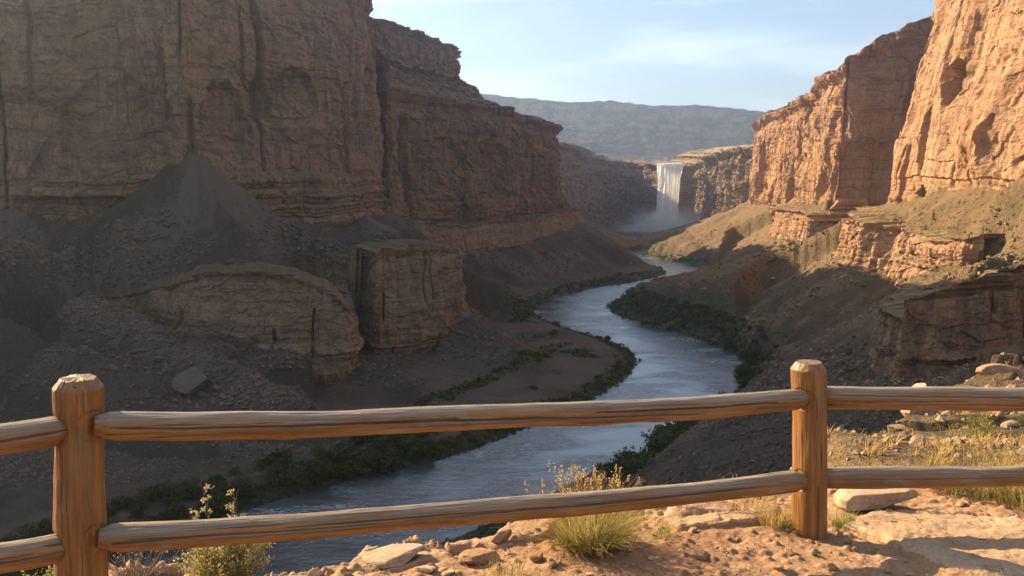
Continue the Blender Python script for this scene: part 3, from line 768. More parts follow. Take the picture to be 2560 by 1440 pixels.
def build_cliffs():
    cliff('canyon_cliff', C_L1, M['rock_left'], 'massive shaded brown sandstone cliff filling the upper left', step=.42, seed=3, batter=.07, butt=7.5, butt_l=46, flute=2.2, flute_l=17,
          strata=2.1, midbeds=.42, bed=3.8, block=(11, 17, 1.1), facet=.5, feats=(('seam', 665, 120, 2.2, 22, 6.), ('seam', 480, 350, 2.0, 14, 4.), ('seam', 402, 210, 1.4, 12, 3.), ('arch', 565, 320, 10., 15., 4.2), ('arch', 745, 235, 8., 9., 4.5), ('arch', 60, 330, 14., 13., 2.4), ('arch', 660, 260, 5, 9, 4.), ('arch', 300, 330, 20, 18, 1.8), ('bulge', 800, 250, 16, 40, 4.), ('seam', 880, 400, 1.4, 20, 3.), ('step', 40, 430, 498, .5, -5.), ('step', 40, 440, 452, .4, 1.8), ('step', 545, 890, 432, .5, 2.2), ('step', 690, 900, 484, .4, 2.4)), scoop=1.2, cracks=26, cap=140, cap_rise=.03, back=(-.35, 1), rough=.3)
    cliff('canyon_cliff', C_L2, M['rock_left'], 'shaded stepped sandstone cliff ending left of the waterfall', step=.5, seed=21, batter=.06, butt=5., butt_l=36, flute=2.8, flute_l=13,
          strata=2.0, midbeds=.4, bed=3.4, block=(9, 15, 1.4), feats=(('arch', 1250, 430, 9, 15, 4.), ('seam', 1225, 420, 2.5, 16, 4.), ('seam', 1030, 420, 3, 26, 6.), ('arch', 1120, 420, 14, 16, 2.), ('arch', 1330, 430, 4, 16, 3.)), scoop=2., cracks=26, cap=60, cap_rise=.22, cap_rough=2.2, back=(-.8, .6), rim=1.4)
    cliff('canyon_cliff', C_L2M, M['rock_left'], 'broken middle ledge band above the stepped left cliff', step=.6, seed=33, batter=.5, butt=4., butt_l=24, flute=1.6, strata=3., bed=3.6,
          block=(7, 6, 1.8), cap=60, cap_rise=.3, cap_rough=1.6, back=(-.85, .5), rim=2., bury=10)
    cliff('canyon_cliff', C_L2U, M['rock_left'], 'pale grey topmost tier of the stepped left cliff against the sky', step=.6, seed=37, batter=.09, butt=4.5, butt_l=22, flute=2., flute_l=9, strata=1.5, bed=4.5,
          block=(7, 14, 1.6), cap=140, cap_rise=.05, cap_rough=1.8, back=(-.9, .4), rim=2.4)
    cliff('canyon_cliff', C_BK, M['rock_far'], 'hazy rock wall around the waterfall', step=.8, seed=51, batter=.10, butt=4., butt_l=30, flute=2.4, flute_l=14, strata=1.3, bed=4.,
          block=(8, 12, 1.6), scoop=2., cap=400, cap_rise=.02, cap_rough=1.6, back=(.12, 1), rim=1.2, bury=14)
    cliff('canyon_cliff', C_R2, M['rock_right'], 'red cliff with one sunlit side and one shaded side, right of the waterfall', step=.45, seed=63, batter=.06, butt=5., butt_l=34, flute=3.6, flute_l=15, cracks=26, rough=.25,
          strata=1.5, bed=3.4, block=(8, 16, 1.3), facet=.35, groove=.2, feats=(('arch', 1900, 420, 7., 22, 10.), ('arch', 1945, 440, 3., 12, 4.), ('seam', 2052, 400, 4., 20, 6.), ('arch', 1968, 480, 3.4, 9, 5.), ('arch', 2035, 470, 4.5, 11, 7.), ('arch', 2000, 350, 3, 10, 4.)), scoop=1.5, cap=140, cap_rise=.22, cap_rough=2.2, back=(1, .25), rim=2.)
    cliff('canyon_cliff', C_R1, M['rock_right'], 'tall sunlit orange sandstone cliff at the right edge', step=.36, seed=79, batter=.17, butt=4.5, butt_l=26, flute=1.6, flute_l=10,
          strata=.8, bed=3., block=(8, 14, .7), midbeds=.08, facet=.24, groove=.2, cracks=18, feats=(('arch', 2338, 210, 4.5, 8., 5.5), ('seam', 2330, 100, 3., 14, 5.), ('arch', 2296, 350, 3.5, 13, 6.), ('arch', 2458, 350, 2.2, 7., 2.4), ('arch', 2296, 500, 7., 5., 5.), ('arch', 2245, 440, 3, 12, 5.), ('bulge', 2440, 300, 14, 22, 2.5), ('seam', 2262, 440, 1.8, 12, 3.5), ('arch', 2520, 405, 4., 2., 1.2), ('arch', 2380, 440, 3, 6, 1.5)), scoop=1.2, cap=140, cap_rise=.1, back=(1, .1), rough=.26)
    kw = dict(cap=13, cap_rise=.06, cap_rough=.7, butt=2.2, butt_l=14, flute=1.2, flute_l=6, strata=1.5, midbeds=.45, bed=3.1, warp=.3, cracks=10, facet=.4, groove=.12, block=(7, 4.5, .7), batter=.14, rim=.9, capledge=.08, rough=.22)
    cliff('rock_ledge', C_T1, M['rock_tier'], 'domed tan ledge of layered rock low on the left slope', step=.28, seed=91, **kw)
    cliff('rock_ledge', C_T2, M['rock_tier'], 'square tan rock bluff standing above the left river bend', step=.3, seed=97, **{**kw, 'flute': 1.9, 'batter': .06})
    cliff('rock_ledge', C_T3, M['rock_tier'], 'grey rock band under the stepped left cliff', step=.4, seed=103, **kw)
    cliff('rock_ledge', C_T4, M['rock_right'], 'pale sunlit rock ledge in the slope under the orange cliff', step=.28, seed=109, **{**kw, 'scoop': 2.2, 'flute': 1.8})
    cliff('rock_ledge', C_T5, M['rock_left'], 'dark shaded outcrop on the spur above the right fence post', step=.22, seed=115, **{**kw, 'batter': .42, 'midbeds': .5})  # darker rock colour used to deepen the outcrop's shade
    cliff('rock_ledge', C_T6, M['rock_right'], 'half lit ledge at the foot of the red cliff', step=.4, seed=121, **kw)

def build_far():
    # distant mesa: a cliff band on top, gullied talus below
    sil = [(1000, 225), (1230, 242), (1300, 250), (1420, 260), (1520, 257), (1620, 268), (1750, 268), (1830, 275), (1920, 287), (2100, 300), (2400, 290)]
    n, m = 420, 150
    px = np.linspace(900, 2500, n); D = 3000.
    zt = CZ - (np.interp(px, *zip(*sil)) - 430) / FPX * D
    x0 = (px - 1280) / FPX * D
    u = np.linspace(0, 1, m)[:, None]
    X = np.broadcast_to(x0[None], (m, n)).astype(F4)
    prof = np.interp(u, [0, .16, .22, .34, .40, 1.], [1., .80, .76, .62, .54, .16]); outw = np.interp(u, [0, .16, .22, .34, .40, 1.], [0, .03, .1, .25, .27, 1.])
    g = ridged(X / 240. + .3 * fbm(X / 500, u * 2 + X * 0, 3, 3), u * 1.1 + X * 0, 4, 5)
    Zm = zt[None] * prof + (g - .6) * 60 * np.sin(np.clip(u * 1.1, 0, 1) * math.pi) + 9 * fbm(X / 60., u * 22 + X * 0, 5, 8) * sstep(0, .1, u) + 5 * fbm(X / 45., X * 0, 4, 18) * sstep(.4, 0., u)
    Yv = D - outw * 330 - (g - .6) * 110 * sstep(0, .3, u)
    V = np.stack([X.ravel(), Yv.ravel(), Zm.ravel()], 1)
    top = np.stack([x0, np.full(n, D + 900.), zt + 4], 1)
    V = np.vstack([top, V])
    o = mesh_np('mesa', V, grid_faces(n, m + 1, True), M['mesa'], True)
    tag(o, 'long blue hazy mesa on the skyline behind the waterfall', 'mesa', kind='structure')
    # plateau between the falls and the mesa, and the land beyond
    gx, gy = np.meshgrid(np.linspace(-2600, 3000, 160), np.concatenate([np.linspace(935, 1400, 60), np.linspace(1450, 2760, 30)]))
    z = 56 + .004 * (gy - 800) + 3.5 * fbm(gx / 120, gy / 120, 5, 61) + np.maximum(0, np.abs(gx - 130) - 60) * .02
    o = mesh_np('plateau', np.stack([gx.ravel(), gy.ravel(), z.ravel()], 1), grid_faces(160, 90), M['terrain'], True,
                attrs={'veg': np.full(gx.size, .15), 'och': np.ones(gx.size), 'snd': np.zeros(gx.size), 'tone': np.zeros(gx.size)})
    tag(o, 'dry plateau above the head of the canyon', 'plateau', kind='structure')
    v = [(-14000, -14000, -8), (14000, -14000, -8), (14000, 14000, -8), (-14000, 14000, -8)]
    o = mesh_np('ground', v, [[0, 1, 2, 3]], M['terrain'], False, attrs={'veg': [.2] * 4, 'och': [.6] * 4, 'snd': [0] * 4, 'tone': [0] * 4})
    tag(o, 'open land reaching the horizon', 'ground', kind='structure')

def build_water():
    v = []
    a = resample(LBW, 4.)[0]; b = resample(RBW, 4.)[0]
    n = 260
    def rs(q):
        s = np.concatenate([[0], np.cumsum(np.hypot(*np.diff(q, axis=0).T))]); t = np.linspace(0, s[-1], n)
        return np.stack([np.interp(t, s, q[:, 0]), np.interp(t, s, q[:, 1])], 1)
    a = rs(a); b = rs(b)
    xs = np.array([-160, 240]); 
    o = mesh_np('river', [(-260, 20, 0), (260, 20, 0), (260, 846, 0), (-260, 846, 0)], [[0, 1, 2, 3]], M['water'], False)
    tag(o, 'rippled river winding down the canyon from the waterfall', 'river', kind='structure')
    # waterfall: a thick curtain with a lip, ropes and a ragged outline
    nu, nv = 90, 200
    u = np.linspace(-1, 1, nu)[None]; t = np.linspace(0, 1, nv)[:, None]
    zt = 65.2 + .5 * u; 
    x = 147.5 + u * (12.2 - 1.2 * np.sin(t * 3)) - 3.2 * t + .9 * fbm(u * 2 + t * 0, t * 9, 3, 4) * t
    fall = np.where(t < .06, 0, (t - .06) / .94)
    z = np.where(t < .06, zt - t * 8, zt - .5 - fall * (zt - 1.))
    y = 834 - 10 * np.minimum(t / .06, 1) - 4.5 * np.sqrt(fall) + 1.6 * fbm(u * 5 + .6 * t, t * 1.1, 4, 9) + .7 * fbm(u * 16, t * 4, 3, 10) + 3.5 * u * u
    A = np.stack([(x + 0 * t).ravel(), (y + 0 * u).ravel(), (z + 0 * u).ravel()], 1)
    Bk = A.copy(); Bk[:, 1] += 2.2
    f1 = grid_faces(nu, nv, True); f2 = grid_faces(nu, nv) + nu * nv
    uu, tq = np.meshgrid(np.linspace(-1, 1, nu)[:-1], np.linspace(0, 1, nv)[:-1])
    gap = noise2(uu * 7 + .5 * tq, tq * 1.4, 14) + .35 * noise2(uu * 22, tq * 5, 15) + .08 - .9 * sstep(.72, 1., np.abs(uu)) * sstep(.03, .3, tq)
    f1 = f1[(gap > -.42 + .3 * sstep(.2, .0, tq) * 0 - .5 * sstep(.12, 0, tq)).ravel()]
    f2 = f2[(noise2(uu * 6 + 3, tq * 1.1, 18) - .8 * sstep(.78, 1., np.abs(uu)) * sstep(.03, .3, tq) > -.6).ravel()]
    i = np.arange(nu * nv).reshape(nv, nu)
    ed = np.concatenate([i[0], i[1:, -1], i[-1, ::-1][1:], i[::-1, 0][1:]])
    rim = np.stack([ed[:-1], ed[1:], ed[1:] + nu * nv, ed[:-1] + nu * nv], 1)
    o = mesh_np('waterfall', np.vstack([A, Bk]), [f1, f2], M['falls'], True)
    tag(o, 'tall white waterfall dropping over the back wall of the canyon', 'waterfall', kind='structure')
    # spray cloud
    m = NT('spray')
    p = m.obj(); r = m.n('ShaderNodeVectorMath', operation='LENGTH'); m.set(r.inputs[0], p)
    fall_ = m.rng(r.outputs['Value'], 1., .1)
    nz = m.noise(m.map(p, (1.6, 1.2, 1.4)), 1.3, 4., .6)
    den = m.math('MULTIPLY', m.math('POWER', fall_, 1.6), m.rng(nz, .32, .66))
    vol = m.n('ShaderNodeVolumePrincipled'); vol.inputs['Color'].default_value = (.97, .98, 1, 1); vol.inputs['Anisotropy'].default_value = .3
    m.set(vol.inputs['Density'], m.math('MULTIPLY', den, .32)); m.t.links.new(vol.outputs[0], m.out.inputs['Volume'])
    import bmesh
    bm = bmesh.new(); bmesh.ops.create_icosphere(bm, subdivisions=3, radius=1.)
    me = bpy.data.meshes.new('spray_mist'); bm.to_mesh(me); bm.free(); me.materials.append(m.m)
    o = bpy.data.objects.new('spray_mist', me); COL.objects.link(o); o.location = (142, 812, 4); o.scale = (66, 24, 28)
    tag(o, 'white spray drifting at the foot of the waterfall', 'spray', kind='stuff')
# ------------------------------------------------------------------ the ledge in the foreground
LEDGE = [(-9, 1.6), (-4, 3.5), G(60, 1530, 54.7)[:2], G(240, 1448, 54.7)[:2], G(400, 1424, 54.7)[:2], G(540, 1436, 54.7)[:2], G(660, 1450, 54.7)[:2], G(760, 1434, 54.7)[:2], G(880, 1392, 54.72)[:2], G(930, 1362, 54.75)[:2], G(1060, 1346, 54.75)[:2], G(1130, 1362, 54.72)[:2], G(1225, 1335, 54.7)[:2],
         G(1290, 1300, 54.7)[:2], G(1420, 1285, 54.7)[:2], G(1560, 1262, 54.69)[:2], G(1720, 1250, 54.68)[:2], G(1900, 1238, 54.66)[:2], G(2080, 1228, 54.65)[:2], G(2250, 1212, 54.6)[:2], G(2420, 1204, 54.6)[:2], G(2600, 1196, 54.6)[:2], (6.5, 7.2), (12, 9)]
SLABS = [  # flat sandstone outcrops in the dirt: (pixel corners)
    [(2110, 1300), (2190, 1262), (2300, 1268), (2420, 1262), (2560, 1290), (2800, 1330), (2900, 1500), (2620, 1470), (2430, 1430), (2330, 1395), (2240, 1350)],
    [(890, 1420), (930, 1365), (1060, 1345), (1170, 1365), (1110, 1400), (1030, 1425), (960, 1440)],
    [(1640, 1300), (1700, 1250), (1890, 1242), (1960, 1262), (1940, 1290), (1800, 1315), (1700, 1320)],
    [(1240, 1345), (1300, 1300), (1400, 1290), (1380, 1340), (1300, 1365)],
]
def near_ground(x, y):
    x = np.asarray(x, F4); y = np.asarray(y, F4)
    d, sd, _, s = near_line(x, y, LEDGE)
    wob = .10 * fbm(s / .55, s * 0 + .5, 4, 400) + .10 * (cell(s / .42, s * 0, 401)[2] - .5)
    e = np.where(sd > 0, -d, d) * -1 + wob        # + beyond the edge (left of travel is the void)
    # travel is left to right: the void is on the left side
    e = np.where(sd > 0, -d, d) + wob
    z = 54.68 + .03 * np.clip(-y + 5.2, -3, 6) - .015 * np.clip(x, -4, 6)
    z = z + .035 * fbm(x / .9, y / .9, 4, 410) + .014 * fbm(x / .16, y / .16, 4, 411) + .012 * (ridged(x / .11, y / .16, 3, 412) - .6)
    f1, f2, cv = cell(x / .085, y / .085, 413)
    z = z + np.where(cv > .72, sstep(.4, .15, f1) * .022 * (cv - .6) * 2.5, 0)
    slab = np.zeros(x.shape, F4)
    for k, poly in enumerate(SLABS):
        q = [G(px, py, 54.68)[:2] for px, py in poly]
        dd, _, _, _ = near_line(x, y, q + q[:1]); inn = inside_poly(x, y, q)
        t = np.where(inn, dd, -dd) + .05 * fbm(x / .3, y / .3, 4, 420 + k)
        a = sstep(-.02, .03, t)
        _, _, lay = cell(x / .7 + .3 * fbm(x, y, 3, 5), y / .45, 430 + k)
        top = .03 + .03 * (lay - .5) + .02 * fbm(x / .5, y / .3, 4, 440 + k) + .004 * fbm(x / .06, y / .06, 3, 446)
        z = z + a * (top - .55 * (z - 54.68 - .02 * np.clip(-y + 5.2, -3, 6))); slab = np.maximum(slab, a)
    rim = sstep(-.38, -.06, e) * sstep(2.2, 1.2, x)      # bare rock along the brink
    f1, f2, cv = cell(x / .3 + .4 * fbm(x * 2, y * 2, 3, 8), y / .2, 450)
    slab = np.maximum(slab, rim * (cv > .3))
    z = z + rim * ((cv - .45) * .08 - .02 * sstep(.12, 0, f2 - f1))
    # the brink: broken steps, steep on the left, easing to the hillside on the right
    k = np.interp(x, [-3, 1.4, 2.4, 4.5], [5.5, 3.6, 1.2, .55])
    ee = np.maximum(e, 0); st = .5 * np.floor(ee * k / .5 + .4 * fbm(x / .7, y / .7, 3, 460)) + .12 * ee
    drop = .45 * ee * k + .55 * np.maximum(st, 0)
    z = z - drop * (1 + .12 * fbm(x / .8, y / .8, 3, 461)) + np.where(e > 0, .12 * fbm(x / .35, (y + drop) / .35, 4, 462), 0)
    slab = np.maximum(slab, np.where((e > .02) & (x < 1.9), 1, 0))
    slab = np.maximum(slab, .75 * sstep(.1, .6, e) * (fbm(x / .5, y / .5, 3, 463) > .1))
    return z, slab, e

def nz1(x, y): return float(near_ground(np.array([x], F4), np.array([y], F4))[0][0])
def NG(px, py):
    """point of the near ground seen at a pixel"""
    z = 54.68
    for _ in range(8):
        q = G(px, py, z); z = nz1(q[0], q[1])
    return (q[0], q[1], z)

def build_ledge():
    def axis(a, lo, hi, b, fine, coarse):
        l = [lo]; 
        while l[-1] > a: l.append(l[-1] - coarse * min(4, 1 + (lo - l[-1]) * .7))
        r = [hi]
        while r[-1] < b: r.append(r[-1] + coarse * min(4, 1 + (r[-1] - hi) * .7))
        return np.array(l[:0:-1] + list(np.arange(lo, hi, fine)) + r)
    xs = axis(-9, -2.2, 4.2, 11, .0125, .05); ys = axis(-4, 4.4, 6.9, 10.5, .0105, .05)
    xx, yy = np.meshgrid(xs, ys)
    z, slab, e = near_ground(xx.ravel(), yy.ravel())
    far = sstep(8.2, 10.2, yy.ravel()) + sstep(7, 10.5, xx.ravel())
    z = z - far * 1.2
    keep = (e < 3.2) | (xx.ravel() > 2.2)
    f = grid_faces(len(xs), len(ys)); f = f[keep[f].all(1)]
    u = np.unique(f); mp = np.full(xx.size, -1); mp[u] = np.arange(len(u))
    V = np.stack([xx.ravel(), yy.ravel(), z], 1)[u]
    o = mesh_np('ledge_ground', V, mp[f], M['near'], True, attrs={'slab': slab[u]})
    tag(o, 'sunlit red dirt and sandstone ledge under the fence', 'ground', kind='structure')

# ------------------------------------------------------------------ rocks
def rock_mesh(name, size, mat, seed, sub=4, flat=.0, cuts=9, rough=.06):
    """an angular boulder: a ball trimmed by random planes, then roughened"""
    import bmesh
    bm = bmesh.new(); bmesh.ops.create_icosphere(bm, subdivisions=sub, radius=1.)
    co = np.array([v.co[:] for v in bm.verts], float); fa = np.array([[v.index for v in f.verts] for f in bm.faces]); bm.free()
    rs = np.random.RandomState(seed)
    for k in range(cuts):
        nrm = rs.normal(size=3); nrm /= np.linalg.norm(nrm); d = .44 + .34 * rs.rand()
        if k == 0 and flat: nrm = np.array([.05, -.05, 1.]); nrm /= np.linalg.norm(nrm); d = 1 - flat
        over = np.maximum(co @ nrm - d, 0); co = co - over[:, None] * nrm * .94
    r = np.linalg.norm(co, axis=1, keepdims=True); dirs = co / r
    a = np.arctan2(dirs[:, 1], dirs[:, 0]); n = fbm(a * 2.2, dirs[:, 2] * 2.5, 5, seed) * (1 - np.abs(dirs[:, 2]) ** 3)
    lay = np.floor(dirs[:, 2] * 5 + .5 * n) % 2
    co = co * (1 + rough * n[:, None] + .018 * lay[:, None])
    co = co + rough * .35 * np.stack([fbm(co[:, 1] * 5, co[:, 2] * 5, 4, seed + i) for i in range(3)], 1)
    co = co * np.array(size) / 2
    return mesh_np(name, co, fa, mat, sub >= 5)

def put_rock(px, py, wpx, size, mat, seed, label, group=None, rz=None, cat='rock', name='rock', sink=.3, **kw):
    """size as fractions of its width; stands on the near ground"""
    x, y, z = NG(px, py); w = wpx / FPX * y
    o = rock_mesh(name, (w, w * size[0], w * size[1]), M[mat], seed, **kw)
    o.location = (x, y, z + w * size[1] * (.5 - sink)); o.rotation_euler = (rnd.uniform(-.1, .1), rnd.uniform(-.1, .1), rz if rz is not None else rnd.uniform(0, 6.28))
    return tag(o, label, cat, group)

def build_rocks():
    put_rock(2188, 1266, 215, (.75, .34), 'stone_pale', 5, 'large rounded pale sandstone slab behind the right fence post', rz=.15, sink=.18, sub=5, flat=.35, cuts=6, rough=.05)
    put_rock(1250, 1352, 82, (.6, .62), 'stone_orange', 11, 'upright orange rock at the brink left of the bunchgrass', rz=.4, flat=.25)
    put_rock(1200, 1404, 118, (.6, .42), 'stone_orange', 14, 'tilted orange block lying below the upright orange rock', rz=.1, flat=.35)
    put_rock(1342, 1398, 52, (.7, .6), 'stone_orange', 17, 'small orange rock beside the foot of the bunchgrass', flat=.2)
    put_rock(985, 1400, 190, (.62, .22), 'stone_pale', 23, 'flat pale sandstone slab on the brink under the lower rail', rz=.2, sink=.25, sub=5, flat=.45, cuts=6, rough=.04)
    put_rock(830, 1420, 70, (.8, .4), 'stone_pale', 29, 'pale rounded rock at the left end of the brink', flat=.3)
    put_rock(790, 1436, 48, (.8, .5), 'stone_orange', 31, 'brown rock half buried at the left end of the brink')
    put_rock(1752, 1392, 58, (.8, .45), 'stone_orange', 37, 'dark brown stone lying in the dirt left of the right post')
    put_rock(1060, 1428, 80, (.7, .3), 'stone_pale', 41, 'low pale stone in front of the flat slab')
    put_rock(1120, 1436, 46, (.7, .4), 'stone_pale', 43, 'pale cobble in front of the tilted orange block')
    put_rock(2400, 1262, 44, (.7, .3), 'stone_orange', 47, 'thin orange flake on the sandstone sheet at right')
    put_rock(2478, 1232, 150, (.5, .2), 'stone_pale', 49, 'thin layered sandstone edge at the right side', rz=-.12, flat=.4)
    # outcrops on the sunlit hillside behind the right rails
    def hill_rock(px, py, Y, wpx, size, mat, seed, label, rz=0., sink=.25, **kw):
        q = P(px, py, Y); w = wpx / FPX * Y
        zg = float(ground_z(q[0], q[1])[0])
        o = rock_mesh('rock_outcrop', (w, w * size[0], w * size[1]), M[mat], seed, sub=5, **kw)
        o.location = (q[0], q[1], zg + w * size[1] * (.5 - sink)); o.rotation_euler = (0, .1, rz)
        return tag(o, label, 'rock outcrop')
    hill_rock(2300, 1075, 24, 100, (.8, 1.15), 'stone_pale', 61, 'pale upright rock outcrop on the sunny hillside under the right top rail', cuts=7, rough=.12)
    hill_rock(2400, 1045, 25, 150, (.8, .5), 'stone_orange', 64, 'brown overhanging rock beside the pale upright outcrop', rz=.3, cuts=7, rough=.1)
    hill_rock(2500, 955, 34, 130, (.8, .4), 'stone_orange', 67, 'low rock shelf above the right top rail on the sunny hillside', rz=.5, cuts=7)
    hill_rock(2235, 1110, 21, 60, (.8, .6), 'hill_stone', 71, 'small brown rock left of the pale upright outcrop')
    hill_rock(2150, 1150, 17, 70, (.8, .5), 'hill_stone', 73, 'low rock near the right post on the sunny hillside')
    hill_rock(2520, 1110, 20, 60, (.8, .5), 'stone_pale', 76, 'white stone in the grass between the right rails')
    # loose stones on the dirt
    protos = [rock_mesh('stone', (.07, .055, .035), M[m_], 80 + i, sub=3) for i, m_ in enumerate(('stone_orange', 'stone_orange', 'stone_orange', 'stone_pale', 'stone_dark'))]
    used = set(); n = 0
    for k in range(900):
        if n >= 80: break
        x = rnd.uniform(-1.6, 3.6); y = rnd.uniform(4.55, 6.1)
        px = x / y * FPX + 1280
        if not 700 < px < 2620: continue
        z, sl, e = near_ground(np.array([x], F4), np.array([y], F4))
        if e[0] > -.05 or (sl[0] > .5 and rnd.random() < .7): continue
        i = rnd.randrange(5); s = rnd.uniform(.25, 1.) ** 1.6 * 1.3
        grp = 'loose stones on the red dirt'
        lb = ('small orange stone lying loose on the red dirt', 'small orange stone lying loose on the red dirt', 'small orange stone lying loose on the red dirt',
              'small pale stone lying loose on the red dirt', 'small dark stone lying loose on the red dirt')[i]
        loc = (x, y, float(z[0]) + .012 * s)
        if i not in used: o = protos[i]; o.location = loc; o.scale = (s, s, s); o.rotation_euler = (0, 0, rnd.uniform(0, 6)); used.add(i); tag(o, lb, 'stone', grp)
        else: clone(protos[i], loc, rnd.uniform(0, 6), s, lb, grp)
        n += 1
    # boulders on the far talus
    bo = [rock_mesh('boulder', (1, 1, .8), M['stone_dark'], 130 + i, sub=3, cuts=11) for i in range(4)]
    spots = [(480, 965, 196, 110, 'big dark angular boulder on the slope right of the left post'), (405, 912, 204, 34, 'round boulder up the slope from the big dark boulder'),
             (350, 622, 262, 44, 'tilted tan slab stuck on the talus crest, high on the left'), (545, 985, 192, 30, 'small boulder touching the right side of the big dark boulder'),
             (590, 1008, 188, 26, 'small boulder just above the top rail beside the big dark boulder')]
    for i, (px, py, Y, w, lb) in enumerate(spots):
        q = terrain_hit(px, py + w * .2); sz = w / FPX * q[1]
        if i < 4: o = bo[i]; o.location = (q[0], q[1], q[2] + sz * .15); o.scale = (sz, sz, sz); o.rotation_euler = (.2, .1, i * 1.3); tag(o, lb, 'boulder')
        else: o = clone(bo[2], (q[0], q[1], q[2] + sz * .15), 2., sz, lb); o['category'] = 'boulder'
    n = 0
    for k in range(4000):
        if n >= 190: break
        px = rnd.uniform(0, 2300); py = rnd.uniform(620, 1240)
        q = terrain_hit(px, py)
        if q is None or q[2] < 3 or q[1] < 40: continue
        if fbm(np.array([q[0] / 22]), np.array([q[1] / 22]), 3, 71)[0] < .0: continue
        sz = rnd.uniform(.7, 1.) * (.5 + 2.2 * rnd.random() ** 4) * q[1] / 200
        right = q[0] > 45
        o = clone(bo[rnd.randrange(4)], (q[0], q[1], q[2] + sz * .12), rnd.uniform(0, 6), (sz, sz, sz * rnd.uniform(.6, 1)),
                  'dark boulder scattered on the right canyon slope' if right else 'dark boulder scattered on the left canyon slope', 'boulders on the right slope' if right else 'boulders on the left slope')
        o['category'] = 'boulder'; n += 1

def build_rubble():
    """broken rock covering the chutes: too much to count"""
    rs = np.random.RandomState(9); pxs, pys, hm = HIT; n = 26000
    px = rs.uniform(0, 2560, n * 4); py = 600 + 640 * rs.rand(n * 4)
    j = np.clip(np.round((py - 560) / 8).astype(int), 0, len(pys) - 1); i = np.clip(np.round(px / 10).astype(int), 0, len(pxs) - 1)
    Y = hm[j, i]; ok = np.isfinite(Y); b = -(py - 720) / FPX
    x = ((px - 1280) / FPX / (math.cos(TH) + b * math.sin(TH)) * Y)[ok]; Y = Y[ok] * np.exp(rs.uniform(-.012, .012, ok.sum()))
    h, veg, och, snd, tone = terrain_fast(x, Y)
    k = (h > 3) & (Y > 45) & (tone + .8 * rs.rand(len(x)) > .42) & (veg < .5) & ((och < .4) | (rs.rand(len(x)) < .4)); x, Y, h = x[k][:n], Y[k][:n], h[k][:n]
    m = len(x); sz = (.13 + .6 * rs.rand(m) ** 5.) * np.clip(Y / 170, .5, 1.8)
    base = np.array([(1, 0, 0), (.2, .9, .1), (-.9, .3, 0), (-.3, -.9, .1), (.5, -.7, 0), (.1, .1, .8), (-.3, .3, .7), (0, 0, -.5)])
    tri = np.array([(0, 1, 5), (1, 6, 5), (1, 2, 6), (2, 3, 6), (3, 5, 6), (3, 4, 5), (4, 0, 5), (1, 0, 7), (2, 1, 7), (3, 2, 7), (4, 3, 7), (0, 4, 7)])
    a = rs.rand(m) * 6.28; V = base[None] * (.65 + .7 * rs.rand(m, 8, 3)) * sz[:, None, None]
    c, s_ = np.cos(a)[:, None], np.sin(a)[:, None]
    V = np.stack([V[..., 0] * c - V[..., 1] * s_ + x[:, None], V[..., 0] * s_ + V[..., 1] * c + Y[:, None], V[..., 2] + h[:, None] + .1 * sz[:, None]], -1).reshape(-1, 3)
    F = (tri[None] + (np.arange(m) * 8)[:, None, None]).reshape(-1, 3)
    o = mesh_np('rubble', V, F, M['rubble'], False); tag(o, 'broken rock strewn down the canyon slopes', 'rubble', kind='stuff')

